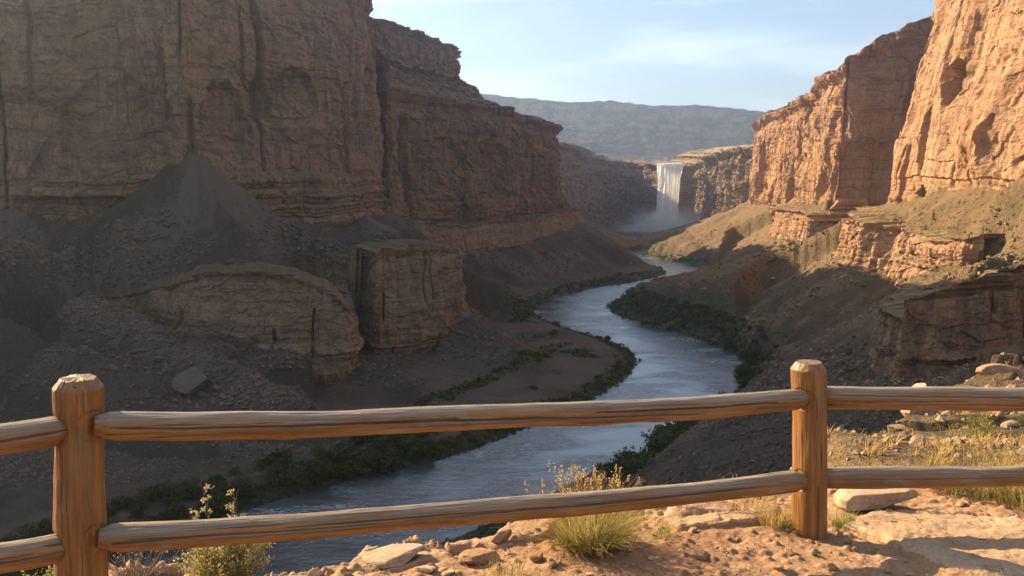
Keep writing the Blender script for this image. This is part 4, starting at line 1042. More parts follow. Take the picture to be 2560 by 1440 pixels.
def build_hill_stones():
    rs = np.random.RandomState(19); m = 2000
    y = 8.5 * np.exp(rs.rand(m) * math.log(46 / 8.5)); x = y * rs.uniform(.30, .66, m)
    d, sd, _, _ = near_line(x.astype(F4), y.astype(F4), NEAR_EDGE); k = (sd < 1.5) & (noise2(x / 4., y / 4., 37) + rs.rand(m) * .9 > .2); x, y = x[k], y[k]; m = len(x)
    h = terrain_fast(x, y)[0]; sz = (.015 + .09 * rs.rand(m) ** 4) * (.7 + y / 22.)
    base = np.array([(1, 0, 0), (.2, .9, .1), (-.9, .3, 0), (-.3, -.9, .1), (.5, -.7, 0), (.1, .1, .7), (-.3, .3, .6), (0, 0, -.5)])
    tri = np.array([(0, 1, 5), (1, 6, 5), (1, 2, 6), (2, 3, 6), (3, 5, 6), (3, 4, 5), (4, 0, 5), (1, 0, 7), (2, 1, 7), (3, 2, 7), (4, 3, 7), (0, 4, 7)])
    V = base[None] * (.65 + .7 * rs.rand(m, 8, 3)) * sz[:, None, None]; a = rs.rand(m) * 6.28; c, s_ = np.cos(a)[:, None], np.sin(a)[:, None]
    V = np.stack([V[..., 0] * c - V[..., 1] * s_ + x[:, None], V[..., 0] * s_ + V[..., 1] * c + y[:, None], V[..., 2] + h[:, None] + .2 * sz[:, None]], -1).reshape(-1, 3)
    o = mesh_np('hillside_rubble', V, (tri[None] + (np.arange(m) * 8)[:, None, None]).reshape(-1, 3), M['hill_stone'], False)
    tag(o, 'broken pale stones on the sunny hillside', 'rubble', kind='stuff')
    # bits of dead stem and bark lying in the dirt
    n = 420; x = rs.uniform(-1.7, 3.8, n); y = rs.uniform(4.5, 6.1, n); z, sl, e = near_ground(x, y); k = e < -.05; x, y, z = x[k], y[k], z[k]; n = len(x)
    ln = .01 + .05 * rs.rand(n) ** 2; a = rs.rand(n) * 6.28; w = .0015 + .002 * rs.rand(n); dx, dy = np.cos(a) * ln, np.sin(a) * ln; nx, ny = -np.sin(a) * w, np.cos(a) * w
    q = lambda fx, fn, fz: np.stack([x + dx * fx + nx * fn, y + dy * fx + ny * fn, z + .004 + fz * w * 1.5 + rs.rand(n) * .004], 1)
    V = np.stack([q(-.5, -1, 0), q(-.5, 1, 0), q(-.5, 0, 1.6), q(.5, -1, 0), q(.5, 1, 0), q(.5, 0, 1.6)], 1).reshape(-1, 3)
    F = (np.array([(0, 3, 5, 2), (3, 0, 1, 4), (1, 2, 5, 4)])[None] + (np.arange(n) * 6)[:, None, None]).reshape(-1, 4)
    o = mesh_np('plant_litter', V, F, M['twig'], False); tag(o, 'bits of dead stem lying in the red dirt', 'litter', kind='stuff')

def build_hitmap():
    """which ground point each pixel of a coarse grid looks at"""
    global HIT
    pxs = np.arange(0, 2561, 10.); pys = np.arange(560, 1441, 8.)
    gx, gy = np.meshgrid(pxs, pys); gx = gx.ravel(); gy = gy.ravel()
    a = (gx - 1280.) / FPX; b = -(gy - 720.) / FPX
    ry = math.cos(TH) + b * math.sin(TH); rz = -math.sin(TH) + b * math.cos(TH)
    hit = np.full(gx.size, np.nan)
    Ys = 30 * np.exp(np.linspace(0, math.log(700 / 30.), 150))
    live = np.arange(gx.size)
    tx = np.linspace(-.62, .62, 240)
    xx, yy = np.meshgrid(tx, Ys); H = terrain_fast((xx * yy).ravel(), yy.ravel())[0].reshape(xx.shape)
    for j, Yd in enumerate(Ys):
        x = a[live] / ry[live] * Yd; z = CZ + rz[live] / ry[live] * Yd
        h = np.interp(x / Yd, tx, H[j]); got = z <= h
        hit[live[got]] = Yd; live = live[~got]
    HIT = (pxs, pys, hit.reshape(len(pys), len(pxs)))

def terrain_hit(px, py):
    pxs, pys, h = HIT
    i = int(round((py - 560) / 8)); j = int(round(px / 10))
    if not (0 <= i < len(pys) and 0 <= j < len(pxs)): return None
    Y = h[i, j]
    if not Y == Y: return None
    q = P(pxs[j], pys[i], Y); q = (q[0] + rnd.uniform(-.4, .4), q[1], q[2])
    return (q[0], q[1], float(ground_z(q[0], q[1])[0]))

# ------------------------------------------------------------------ the fence
def pole(name, a, b, r0, r1, mat, parent, seed, sag=0., tenon=(0, 0), cracks=(), nu=160, nl=250, wob=.006, squash=1., cap=False, twist_knots=4, sockets=()):
    """a peeled log from a to b; local Z runs along it so that the grain follows"""
    from mathutils import Vector, Matrix
    a = Vector(a); b = Vector(b); d = b - a; ln = d.length
    q = Vector((0, 0, 1)).rotation_difference(d)
    up = q.inverted() @ Vector((0, 0, 1)); front = q.inverted() @ Vector((0, -1, 0))
    t = np.linspace(0, 1, nl)
    if cap: t = np.concatenate([t, [1.0]])
    th = np.linspace(0, 2 * math.pi, nu, endpoint=False)
    tt, aa = np.meshgrid(t, th, indexing='ij')
    z = tt * ln
    r = r0 + (r1 - r0) * tt
    r = r + wob * fbm(z * 1.3, np.cos(aa) * 1.1, 4, seed) + wob * .8 * fbm(z * 1.1 + 9, np.sin(aa) * 1.3, 4, seed + 1)
    r = r * (1 + .03 * np.cos(2 * aa + seed) + .018 * np.cos(3 * aa + seed * 2 + z))
    rs = np.random.RandomState(seed)
    r = r + .0016 * fbm(aa * 9, z * 2., 3, seed + 4)                      # shallow drawknife flats along the grain
    for k in range(twist_knots):
        z0 = rs.rand() * ln; a0 = rs.rand() * 6.28
        da = (aa - a0 + math.pi) % (2 * math.pi) - math.pi
        r = r + .006 * np.exp(-((z - z0) / .05) ** 2 - (da * r0 / .04) ** 2) - .004 * np.exp(-((z - z0) / .014) ** 2 - (da * r0 / .012) ** 2)
    front_a = math.atan2(front.y, front.x); up_a = math.atan2(up.y, up.x)
    for (t0, t1, off, slope, w, dep) in cracks:                             # off: angle from the camera side towards the top
        mid = (tt - t0) / (t1 - t0); sgn = 1. if math.sin(up_a - front_a) > 0 else -1.
        ca = front_a + sgn * (off + slope * (tt - t0) + .05 * fbm(tt * 14, tt * 0 + off * 7, 4, seed + 9))
        da = (aa - ca + math.pi) % (2 * math.pi) - math.pi
        ww = w * (.25 + np.sqrt(np.clip(4 * mid * (1 - mid), 0, 1))); ins = (mid > 0) & (mid < 1)
        r = r - np.where(ins, dep * np.clip(1 - np.abs(da) * r0 / np.maximum(ww, 1e-4), 0, 1) ** .7, 0)
    for end, q_ in ((0, tenon[0]), (1, tenon[1])):
        if q_:
            s = (tt if end == 0 else 1 - tt) * ln
            r = r * (1 - .30 * (1 - sstep(0, q_, s)) ** 2)
    cx = wob * 2.2 * fbm(z * .8, z * 0 + 3, 3, seed + 6); cyy = wob * 2.2 * fbm(z * .8, z * 0 + 8, 3, seed + 7)
    sg = -sag * 4 * tt * (1 - tt)
    X = r * np.cos(aa) + cx + up.x * sg; Y = r * np.sin(aa) + cyy + up.y * sg
    if cap:                                                                  # chamfered, slightly domed top
        s = ln - z; c = .045
        k = np.where(s < c, 1 - .30 * (1 - s / c) ** 1.0, 1); X = X * k; Y = Y * k
        z = z + np.where(s < c, .006 * fbm(X * 30, Y * 30, 3, seed + 8), 0)
    for (sa, sb_, sr) in sockets:                                            # the hole each rail sits in is a little too big for it
        la = np.array(q.inverted() @ (Vector(sa) - a)); lb_ = np.array(q.inverted() @ (Vector(sb_) - a)); dv = lb_ - la
        pp = np.stack([X, Y, z + 0 * aa], -1); tt_ = np.clip(((pp - la) @ dv) / (dv @ dv), 0, 1); dd = np.linalg.norm(pp - la - tt_[..., None] * dv, axis=-1)
        k = 1 - .06 * sstep(sr * 1.12, sr * 1.0, dd + .006 * fbm(X * 25, z * 25, 3, seed + 14)); X = X * k; Y = Y * k
    V = [np.stack([X.ravel(), Y.ravel(), (z + 0 * aa).ravel()], 1)]
    n = len(t); F = []
    i = np.arange(n * nu).reshape(n, nu); j = np.roll(i, -1, 1)
    F.append(np.stack([i[:-1].ravel(), j[:-1].ravel(), j[1:].ravel(), i[1:].ravel()], 1))
    tris = []
    base = n * nu
    for end in (0, n - 1):                                                   # sawn ends in rings, so that they can be rough
        ring = i[end]; prev = ring; c0 = V[0][ring].mean(0)
        for f_ in (.75, .5, .25):
            p = c0 + (V[0][ring] - c0) * f_
            p[:, 2] += (.005 * fbm(p[:, 0] * 40, p[:, 1] * 40, 3, seed + 12) + (.006 * (1 - f_) if end else 0))
            new = np.arange(base, base + nu); V.append(p); base += nu
            a1, a2, b1, b2 = prev, np.roll(prev, -1), new, np.roll(new, -1)
            F.append(np.stack([a1, a2, b2, b1] if end else [a1, b1, b2, a2], 1)); prev = new
        V.append(c0[None] + np.array([[0, 0, .005 if end else 0]])); cidx = base; base += 1
        pn = np.roll(prev, -1)
        tris.append(np.stack([prev, pn, np.full(nu, cidx)] if end else [pn, prev, np.full(nu, cidx)], 1))
    o = mesh_np(name, np.vstack(V), F + tris, mat, True, parent)
    o.rotation_mode = 'QUATERNION'; o.rotation_quaternion = q; o.location = a - (parent.location if parent else Vector())
    return o

def build_fence():
    DR, DL = 5.56, 3.92
    root = empty('rail_fence', NG(2024, 1345)); tag(root, 'rustic log fence of round posts and paired rails along the brink', 'fence')
    rt = P(2026, 905, DR); rb = P(2022, 1352, DR); lt = P(196, 944, DL); lb = P(212, 1430, DL)
    ldir = [(lb[i] - lt[i]) / 486. for i in range(3)]
    lbase = [lt[i] + ldir[i] * 720 for i in range(3)]; rbase = [rt[i] + (rb[i] - rt[i]) * 1.35 for i in range(3)]
    RL = []
    def rail(p0, y0, d0, p1, y1, d1, w0, w1, seed, **kw):
        a = P(p0, y0, d0); b = P(p1, y1, d1)
        RL.append((a, b, (w0 / FPX * d0 + w1 / FPX * d1) / 4))
        pole('rail', a, b, w0 / 2 / FPX * d0, w1 / 2 / FPX * d1, M['rail'], root, seed, **kw)
    # middle bay
    rail(236, 1066, 3.86, 2012, 998, 5.50, 76, 56, 21, sag=.035, tenon=(.10, .14), cracks=((.02, .42, .12, .25, 0.0058, 0.028), (.30, .80, .15, -.9, 0.0076, 0.033), (.28, .62, -.42, .5, 0.0042, 0.019), (.62, .93, .32, -.35, 0.0058, 0.026), (.06, .2, -.35, .2, 0.0026, 0.013)))
    rail(246, 1348, 3.86, 2008, 1201, 5.50, 74, 54, 27, sag=.028, tenon=(.10, .14), cracks=((.03, .33, .2, -.3, 0.0042, 0.019), (.2, .52, .42, -.4, 0.0042, 0.017), (.42, .9, .15, .3, 0.0058, 0.024), (.1, .3, -.15, .1, 0.0026, 0.011)))
    # bay on the left, coming towards the camera
    rail(-420, 1142, 3.25, 168, 1072, 3.88, 92, 78, 33, sag=.01, tenon=(.05, .08), cracks=((.25, .98, .12, .2, 0.0058, 0.026), (.4, .9, -.4, .1, 0.0034, 0.014)))
    rail(-420, 1440, 3.25, 172, 1362, 3.88, 88, 76, 39, sag=.01, tenon=(.05, .08), cracks=((.3, .95, .1, .1, 0.0050, 0.019), (.5, .8, .4, .1, 0.0034, 0.014)))
    # bay on the right
    rail(2040, 994, 5.60, 3250, 1006, 5.7, 58, 60, 45, sag=.0, tenon=(.12, .1), cracks=((.03, .3, -.1, .25, 0.0034, 0.014), (.12, .42, -.35, .0, 0.0042, 0.019), (.02, .5, .45, -.2, 0.0034, 0.015)))
    rail(2040, 1194, 5.60, 3250, 1184, 5.7, 52, 54, 51, sag=.0, tenon=(.12, .1), cracks=((.05, .4, .1, .1, 0.0026, 0.011), (.2, .45, -.3, .0, 0.0026, 0.010)))
    pole('post', lbase, lt, .116, .106, M['post'], root, 3, cap=True, wob=.010, sockets=RL, nu=180, nl=260, tenon=(0, 0),
         cracks=((.45, 1.0, .25, .1, 0.0042, 0.019), (.68, .99, .55, -.2, 0.0034, 0.013), (.75, .95, -.35, .1, 0.0026, 0.011), (.3, .62, -.05, .25, 0.0026, 0.011)))
    pole('post', rbase, rt, .113, .105, M['post'], root, 8, cap=True, wob=.007, sockets=RL, nu=180, nl=260,
         cracks=((.28, .52, .15, .0, 0.0034, 0.019), (.55, .9, .35, .05, 0.0026, 0.011), (.7, .97, -.5, .1, 0.0026, 0.010)))
    for px, py, Y, sd_ in ((3250, 1000, 5.7, 14), (-430, 1130, 3.22, 17)):      # the next posts along, outside the picture
        t = P(px, py - 105 * 5.6 / Y, Y); pole('post', (t[0], t[1], t[2] - 1.6), t, .113, .105, M['post'], root, sd_, cap=True, wob=.008, nu=180, nl=260, cracks=((.5, .9, .3, .1, .004, .015),))

def build_near():
    build_hitmap(); build_ledge(); build_rocks(); build_rubble(); build_hill_stones(); build_fence()
# ------------------------------------------------------------------ plants
def leaf_quads(c, size, rs, up=.35):
    """one small pointed leaf (a quad) at each centre"""
    n = len(c)
    a = rs.normal(size=(n, 3)); a[:, 2] = a[:, 2] * .6 + up; a /= np.linalg.norm(a, axis=1)[:, None]
    b = rs.normal(size=(n, 3)); b = np.cross(a, b); b /= np.linalg.norm(b, axis=1)[:, None]
    l = (size * (.7 + .6 * rs.rand(n)))[:, None]
    v = np.stack([c - a * l * .5, c + b * l * .32, c + a * l * .6, c - b * l * .32], 1)
    return v.reshape(-1, 3), np.arange(4 * n).reshape(n, 4)

def bush_points(rs, lobes, n, shell=.55, flat=.85):
    """leaf centres gathered on the outside of several lobes, in sprays"""
    out = []; tint = []
    for (cx, cy, cz, r) in lobes:
        m = int(n * r * r)
        d = rs.normal(size=(m // 9 + 1, 3)); d /= np.linalg.norm(d, axis=1)[:, None]; d[:, 2] = np.abs(d[:, 2]) * 1.1 - .25
        rr = r * (shell + (1 - shell) * rs.rand(len(d)) ** .6) * (1 + .25 * rs.normal(size=len(d)).clip(-1, 1.6))
        p = d * rr[:, None]; t = rs.rand(len(d))
        q = np.repeat(p, 9, 0) + rs.normal(size=(len(d) * 9, 3)) * r * .13
        out.append(q * [1, 1, flat] + [cx, cy, cz]); tint.append(np.repeat(t, 9) * .75 + .25 * rs.rand(len(d) * 9))
    p = np.concatenate(out); t = np.concatenate(tint); k = p[:, 2] > 0
    return p[k], t[k]

def twig_tubes(paths, r0, r1, nu=5):
    V = []; F = []; base = 0
    for p in paths:
        p = np.asarray(p, float); n = len(p); d = np.gradient(p, axis=0); d /= np.linalg.norm(d, axis=1)[:, None] + 1e-9
        s = np.cross(d, [.3, .9, .2]); s /= np.linalg.norm(s, axis=1)[:, None] + 1e-9; t = np.cross(d, s)
        a = np.linspace(0, 2 * math.pi, nu, endpoint=False); r = np.linspace(r0, r1, n)[:, None, None]
        ring = p[:, None] + r * (np.cos(a)[None, :, None] * s[:, None] + np.sin(a)[None, :, None] * t[:, None])
        V.append(ring.reshape(-1, 3)); i = base + np.arange(n * nu).reshape(n, nu); j = np.roll(i, -1, 1)
        F.append(np.stack([i[:-1].ravel(), j[:-1].ravel(), j[1:].ravel(), i[1:].ravel()], 1)); base += n * nu
    return np.concatenate(V), np.concatenate(F)

def make_bush(name, seed, n, leaf, mat, nl=7, spread=.34, tall=.5):
    rs = np.random.RandomState(seed); lobes = [(0, 0, tall * .75, .38)]
    for k in range(nl):
        a = rs.rand() * 6.28; d = spread * (.4 + .8 * rs.rand())
        lobes.append((d * math.cos(a), d * math.sin(a), tall * (.25 + .85 * rs.rand()), .16 + .16 * rs.rand()))
    p, t = bush_points(rs, lobes, n)
    v, f = leaf_quads(p, leaf, rs)
    return mesh_np(name, v, f, mat, False, attrs={'tint': np.repeat(t, 4), 'tip': np.zeros(4 * len(p))})

def blades(rs, n, h, r, w, lean=.5, curl=.5, seg=5, hmin=.5, base=None):
    """a tuft of curved, tapering grass blades"""
    a = rs.rand(n) * 6.28; rad = r * np.sqrt(rs.rand(n)); a2 = a + rs.normal(size=n) * .7
    hh = h * (hmin + (1 - hmin) * rs.rand(n)); ln = lean * (.15 + rs.rand(n)) * (.4 + rad / max(r, 1e-6))
    b = np.stack([rad * np.cos(a), rad * np.sin(a), np.zeros(n)], 1)
    if base is not None: b = b + base
    s = np.linspace(0, 1, seg)
    out = np.stack([np.cos(a2), np.sin(a2), np.zeros(n)], 1); side = np.stack([-np.sin(a2 + .6), np.cos(a2 + .6), np.zeros(n)], 1)
    c = b[:, None] + out[:, None] * (hh * ln)[:, None, None] * (s ** 1.6)[None, :, None] + np.array([0, 0, 1.])[None, None] * (hh[:, None] * (s - curl * .35 * ln[:, None] * s ** 2.5))[..., None]
    c = c + rs.normal(size=(n, 1, 3)) * .01 * (s ** 2)[None, :, None]
    ww = (w * (.6 + .8 * rs.rand(n)))[:, None] * (1 - s ** 1.5 * .85)[None]
    V = np.stack([c - side[:, None] * ww[..., None] * .5, c + side[:, None] * ww[..., None] * .5], 2).reshape(-1, 3)
    i = np.arange(n * seg * 2).reshape(n, seg, 2)
    F = np.stack([i[:, :-1, 0], i[:, :-1, 1], i[:, 1:, 1], i[:, 1:, 0]], -1).reshape(-1, 4)
    return V, F, np.repeat(rs.rand(n), seg * 2), np.tile(np.repeat(s, 2), n), c[:, -1]

class MB:
    def __init__(s): s.V = []; s.F = []; s.t = []; s.p = []; s.n = 0
    def add(s, V, F, t, p): s.V.append(V); s.F.append(F + s.n); s.t.append(np.broadcast_to(t, len(V))); s.p.append(np.broadcast_to(p, len(V))); s.n += len(V)
    def build(s, name, mat, parent=None):
        return mesh_np(name, np.concatenate(s.V), np.concatenate(s.F), mat, False, parent, attrs={'tint': np.concatenate(s.t), 'tip': np.concatenate(s.p)})

def grass_tuft(name, seed, n, h, r, w, mat, seeds=0, sh=1.25, lean=.6, hmin=.45):
    rs = np.random.RandomState(seed); mb = MB()
    V, F, t, p, tip = blades(rs, n, h, r, w, lean, hmin=hmin); mb.add(V, F, t, p)
    if seeds:
        V, F, t, p, tip = blades(rs, seeds, h * sh, r * .75, w * .8, lean * .45, hmin=.72); mb.add(V, F, t * .3 + .7, np.ones(len(V)))
        c = np.repeat(tip, 12, 0) + rs.normal(size=(seeds * 12, 3)) * [h * .012, h * .012, h * .05] - [0, 0, h * .06]
        v, f = leaf_quads(c, np.full(len(c), h * .035), rs, .9); mb.add(v, f, .9, 1.)
    return mb.build(name, mat)

def put(o, px, py, label, cat, group=None, rz=0., sc=1.):
    o.location = NG(px, py); o.rotation_euler = (0, 0, rz); o.scale = (sc, sc, sc); return tag(o, label, cat, group)

def brush_plant(name, seed, stems, h, r, leaf, mat, per=26, tall=()):
    """many thin woody stems carrying small leaves"""
    rs = np.random.RandomState(seed); root = empty(name); paths = []; C = []; T = []
    for k in range(stems):
        a = rs.rand() * 6.28; q = r * math.sqrt(rs.rand()); hh = h * (.6 + .45 * rs.rand()) * (1 - .35 * (q / r) ** 2)
        t = np.linspace(0, 1, 7)[:, None]; b = np.array([math.cos(a), math.sin(a), 0])
        p = b * q * (.15 + .85 * t ** .8) + [0, 0, 1] * (hh * t) + np.cumsum(rs.normal(size=(7, 3)) * .008, 0)
        paths.append(p); s = .3 + .7 * rs.rand(per) ** .7; i = np.minimum((s * 6).astype(int), 5); f_ = (s * 6 - i)[:, None]
        C.append(p[i] * (1 - f_) + p[i + 1] * f_ + rs.normal(size=(per, 3)) * .012); T.append(s * .6 + .4 * rs.rand())
    for (dx, dy, hh) in tall:
        t = np.linspace(0, 1, 9)[:, None]; p = np.array([dx * .4, dy * .4, 0]) + np.array([dx * .6, dy * .6, hh]) * t + np.cumsum(rs.normal(size=(9, 3)) * .006, 0)
        paths.append(p)
        for j in range(7):                                                    # short side twigs with buds at their ends
            z = .55 + .45 * j / 6; i = min(int(z * 8), 7); b0 = p[i]; e = b0 + np.array([rs.normal() * .03, rs.normal() * .02, .035 + .02 * rs.rand()])
            paths.append([b0, (b0 + e) / 2 + [0, 0, -.004], e]); C.append(e + rs.normal(size=(16, 3)) * .007); T.append(np.full(16, 1.))
    v, f = twig_tubes(paths, .0024, .001); st = mesh_np('stems', v, f, M['twig'], True, root)
    c = np.concatenate(C); tt = np.concatenate(T); v, f = leaf_quads(c, np.full(len(c), leaf), rs, .6)
    mesh_np('leaves', v, f, mat, False, root, attrs={'tint': np.repeat(tt, 4), 'tip': np.repeat((tt > .8).astype(float), 4)})
    return root

def build_plants():
    rs = np.random.RandomState(5)
    # --- thickets along the river
    protos = [make_bush('river_bush', 200 + i, 1900, .075, M['willow_leaf' if i in (1, 4) else 'river_leaf'], tall=(.5, .62, .4, .5, .7)[i], spread=(.34, .3, .4, .26, .3)[i]) for i in range(5)]
    first = set(); cnt = 0
    def plant(x, y, s, label, group, squash=1.):
        nonlocal cnt
        z = float(ground_z(x, y)[0]) - .12 * s; i = rnd.randrange(5)
        if i not in first:
            first.add(i); o = protos[i]; o.location = (x, y, z); o.scale = (s, s, s * squash); o.rotation_euler = (0, 0, rnd.uniform(0, 6)); tag(o, label, 'bush', group)
        else: o = clone(protos[i], (x, y, z), rnd.uniform(0, 6), (s, s, s * squash), label, group)
        o['category'] = 'bush'; cnt += 1
    def along(bank, y0, y1, n, dmin, dmax, s0, s1, label, group, xlim=None):
        q = resample(bank, .8)[0]; q = q[(q[:, 1] > y0) & (q[:, 1] < y1)]
        if xlim: q = q[(q[:, 0] > xlim[0]) & (q[:, 0] < xlim[1])]
        k = 0
        for _ in range(n * 12):
            if k >= n: break
            i = rnd.randrange(1, len(q) - 1); t = q[i + 1] - q[i - 1]; t = t / (np.hypot(*t) + 1e-9); d = rnd.uniform(dmin, dmax)
            p = q[i] + np.array([t[1], -t[0]]) * d
            if inside_poly(np.array([p[0]]), np.array([p[1]]), RIVER)[0]: p = q[i] - np.array([t[1], -t[0]]) * d
            if inside_poly(np.array([p[0]]), np.array([p[1]]), RIVER)[0]: continue
            if noise2(p[0] / 9., p[1] / 9., 77) < -.28: continue
            plant(p[0], p[1], rnd.uniform(s0, s1) * (1.15 - .5 * (d - dmin) / (dmax - dmin)), label, group, rnd.uniform(.75, 1.1)); k += 1
    along(LBW, 112, 176, 112, .8, 12, 2.8, 6.4, 'dark leafy bush in the thicket on the left river bank below the fence', 'thicket on the near left bank')
    along(RBW, 138, 196, 62, .5, 9, 4.2, 8.2, 'dark leafy bush in the thicket on the right river bank left of the right post', 'thicket on the near right bank', (8, 70))
    along(RBW, 196, 300, 66, .5, 11, 1.5, 4.2, 'green bush lining the right river bank above the top rail', 'bushes along the far right bank')
    along(LBW, 176, 300, 40, .6, 7, 1.2, 2.7, 'green bush on the low left river bank by the bend', 'bushes along the far left bank')
    # --- low growth nobody could count
    def carpet(name, label, n, test, size, mat, quads=12, cat='undergrowth'):
        pxs, pys, hm = HIT; C = []; T = []; got = 0
        px = rs.uniform(0, 2560, n * 10); py = rs.uniform(590, 1440, n * 10)
        j = np.clip(np.round((py - 560) / 8).astype(int), 0, len(pys) - 1); i = np.clip(np.round(px / 10).astype(int), 0, len(pxs) - 1)
        Y = hm[j, i]; ok = np.isfinite(Y)
        a = (px - 1280) / FPX; b = -(py - 720) / FPX; ry = math.cos(TH) + b * math.sin(TH)
        x = a / ry * Y * 1.; x = x[ok]; Y = Y[ok]
        Y = Y * np.exp(rs.uniform(-.012, .012, len(Y)))
        h, veg, och, snd, _ = terrain_fast(x, Y)
        wet = inside_poly(x, Y, RIVER)
        k = test(x, Y, h, veg, och) & ~wet; x, Y, h = x[k][:n], Y[k][:n], h[k][:n]
        sz = size[0] + (size[1] - size[0]) * rs.rand(len(x)) ** 2.
        sz = sz * np.clip(Y / 150, .5, 2.2)
        c = np.repeat(np.stack([x, Y, h], 1), quads, 0); s3 = np.repeat(sz, quads)
        d = rs.normal(size=c.shape); d /= np.linalg.norm(d, axis=1)[:, None]; d[:, 2] = np.abs(d[:, 2])
        c = c + d * (s3 * (.3 + .3 * rs.rand(len(c))))[:, None]
        v, f = leaf_quads(c, s3 * .42, rs); t = np.repeat(np.repeat(rs.rand(len(x)), quads) * .7 + .3 * rs.rand(len(c)), 4)
        o = mesh_np(name, v, f, mat, False, attrs={'tint': t, 'tip': np.zeros(len(v))}); tag(o, label, cat, kind='stuff')
    carpet('undergrowth', 'low green growth covering the river banks', 9000, lambda x, y, h, v, o: (v > .5 + .3 * rs.rand(len(v))) & (h < 9), (.3, 1.25), M['bank_leaf'])
    carpet('scrub', 'sparse grey scrub dotted over the canyon slopes', 5200, lambda x, y, h, v, o: (h > 4) & (y > 60) & (fbm(x / 30, y / 30, 3, 66) > -.15), (.25, .95), M['scrub_leaf'], 9, 'scrub')
    # --- dry grass on the sunny hillside
    mb = MB(); n = 480
    y = 7.5 * np.exp(rs.rand(n) * math.log(44 / 7.5)); x = y * rs.uniform(.30, .66, n)
    h = terrain_fast(x, y)[0]; d, sd, _, _ = near_line(x.astype(F4), y.astype(F4), NEAR_EDGE)
    k = (sd < 1) & (noise2(x / 3., y / 3., 31) + rs.rand(n) * .6 > .42)
    for q in np.stack([x, y, h], 1)[k]:
        s = (.10 + .16 * rs.rand()) * (.6 + q[1] / 30)
        V, F, t, p, _ = blades(rs, 13, s, s * .35, .008 + .0007 * q[1], .8, seg=3, base=q); mb.add(V, F, t, p)
    o = mb.build('dry_grass', M['gold']); tag(o, 'short golden grass on the sunny hillside', 'grass', kind='stuff')
    # --- shrubs on that hillside
    def hill_bush(px, py, Y, w, seed, label, mat='scrub_leaf'):
        q = P(px, py, Y); s = w / FPX * Y
        o = make_bush('desert_shrub', seed, 5200, .035, M[mat]); o.scale = (s, s, s * .8); o.location = (q[0], q[1], float(ground_z(q[0], q[1])[0]) - .05 * s)
        tag(o, label, 'shrub')
    hill_bush(2440, 1110, 19, 95, 231, 'round grey green shrub on the sunny hillside between the right rails', 'sage')
    hill_bush(2545, 1070, 21, 60, 233, 'small olive shrub at the right edge between the rails')
    hill_bush(2110, 1150, 14, 40, 235, 'tiny grey shrub beside the right post between the rails')
    # --- plants along the brink
    bg = empty('bunchgrass')
    o = grass_tuft('blades', 301, 1900, .40, .20, .0036, M['grass'], seeds=80, sh=1.24, lean=1.15, hmin=.3); o.parent = bg
    o = grass_tuft('dead_blades', 302, 700, .22, .19, .0036, M['gold'], lean=1.9, hmin=.25); o.parent = bg
    put(bg, 1475, 1362, 'big golden green bunchgrass growing behind the lower rail', 'grass')
    put(grass_tuft('grass_tuft', 303, 260, .16, .10, .0035, M['gold'], seeds=10, lean=.9), 1935, 1312, 'dry golden grass tuft at the left foot of the right post', 'grass')
    put(grass_tuft('grass_tuft', 304, 150, .13, .07, .0035, M['green'], lean=.9), 1975, 1322, 'short green grass tuft touching the left foot of the right post', 'grass')
    put(grass_tuft('grass_tuft', 305, 120, .17, .06, .004, M['green'], lean=.9), 2105, 1318, 'leafy green weed at the right foot of the right post', 'grass')
    put(grass_tuft('grass_tuft', 306, 70, .10, .06, .004, M['green'], lean=1.), 1655, 1338, 'small green grass tuft right of the bunchgrass', 'grass')
    put(grass_tuft('grass_tuft', 307, 26, .10, .02, .004, M['green'], lean=.7), 872, 1398, 'single green sprig on the brink left of the flat slab', 'grass')
    put(grass_tuft('grass_tuft', 308, 160, .17, .16, .0035, M['gold'], seeds=14, lean=.9), 1860, 1262, 'dry grass behind the lower rail left of the right post', 'grass')
    put(grass_tuft('grass_tuft', 309, 60, .24, .05, .003, M['gold'], seeds=9, lean=.4), 1925, 1215, 'thin dry stalks showing above the lower rail left of the right post', 'grass')
    put(grass_tuft('grass_tuft', 310, 90, .16, .12, .004, M['grass'], lean=1.), 1265, 1440, 'scruffy grass between the orange block and the front edge', 'grass')
    gb = [grass_tuft('grass_clump', 320 + i, 260, .25, .16, .0036, M['grass'], seeds=22, lean=1.1, hmin=.25) for i in range(2)]
    sp = [(2330, 1216, 1.), (2395, 1226, 1.15), (2455, 1236, 1.3), (2520, 1226, 1.35), (2560, 1262, 1.2), (2290, 1212, .7), (2425, 1206, 1.1), (2555, 1206, 1.3), (2600, 1240, 1.3), (2490, 1212, 1.1)][:8]
    for i, (px, py, s) in enumerate(sp):
        if i < 2: put(gb[i], px, py, 'olive green grass clump in the row under the right lower rail', 'grass', 'grass clumps under the right rails', i, s)
        else: clone(gb[i % 2], NG(px, py), rnd.uniform(0, 6), s, 'olive green grass clump in the row under the right lower rail', 'grass clumps under the right rails')
    put(brush_plant('rabbitbrush', 331, 190, .34, .24, .014, M['sage'], 44, tall=((-.13, .02, .56), (.08, .0, .55), (-.2, .0, .40), (.03, .04, .43))), 570, 1462, 'yellow green brush with two tall seed stalks behind the left lower rail', 'shrub')
    put(brush_plant('rabbitbrush', 333, 70, .22, .15, .014, M['green'], 30), 110, 1520, 'low yellow green plant at the left foot of the left post', 'shrub')
    put(brush_plant('dry_brush', 335, 46, .30, .22, .009, M['gold'], 5), 335, 1470, 'grey leafless twigs between the left post and the yellow green brush', 'shrub')
    put(brush_plant('dry_brush', 337, 9, .16, .12, .010, M['gold'], 6), 735, 1446, 'thin curling dry stem right of the yellow green brush', 'shrub')
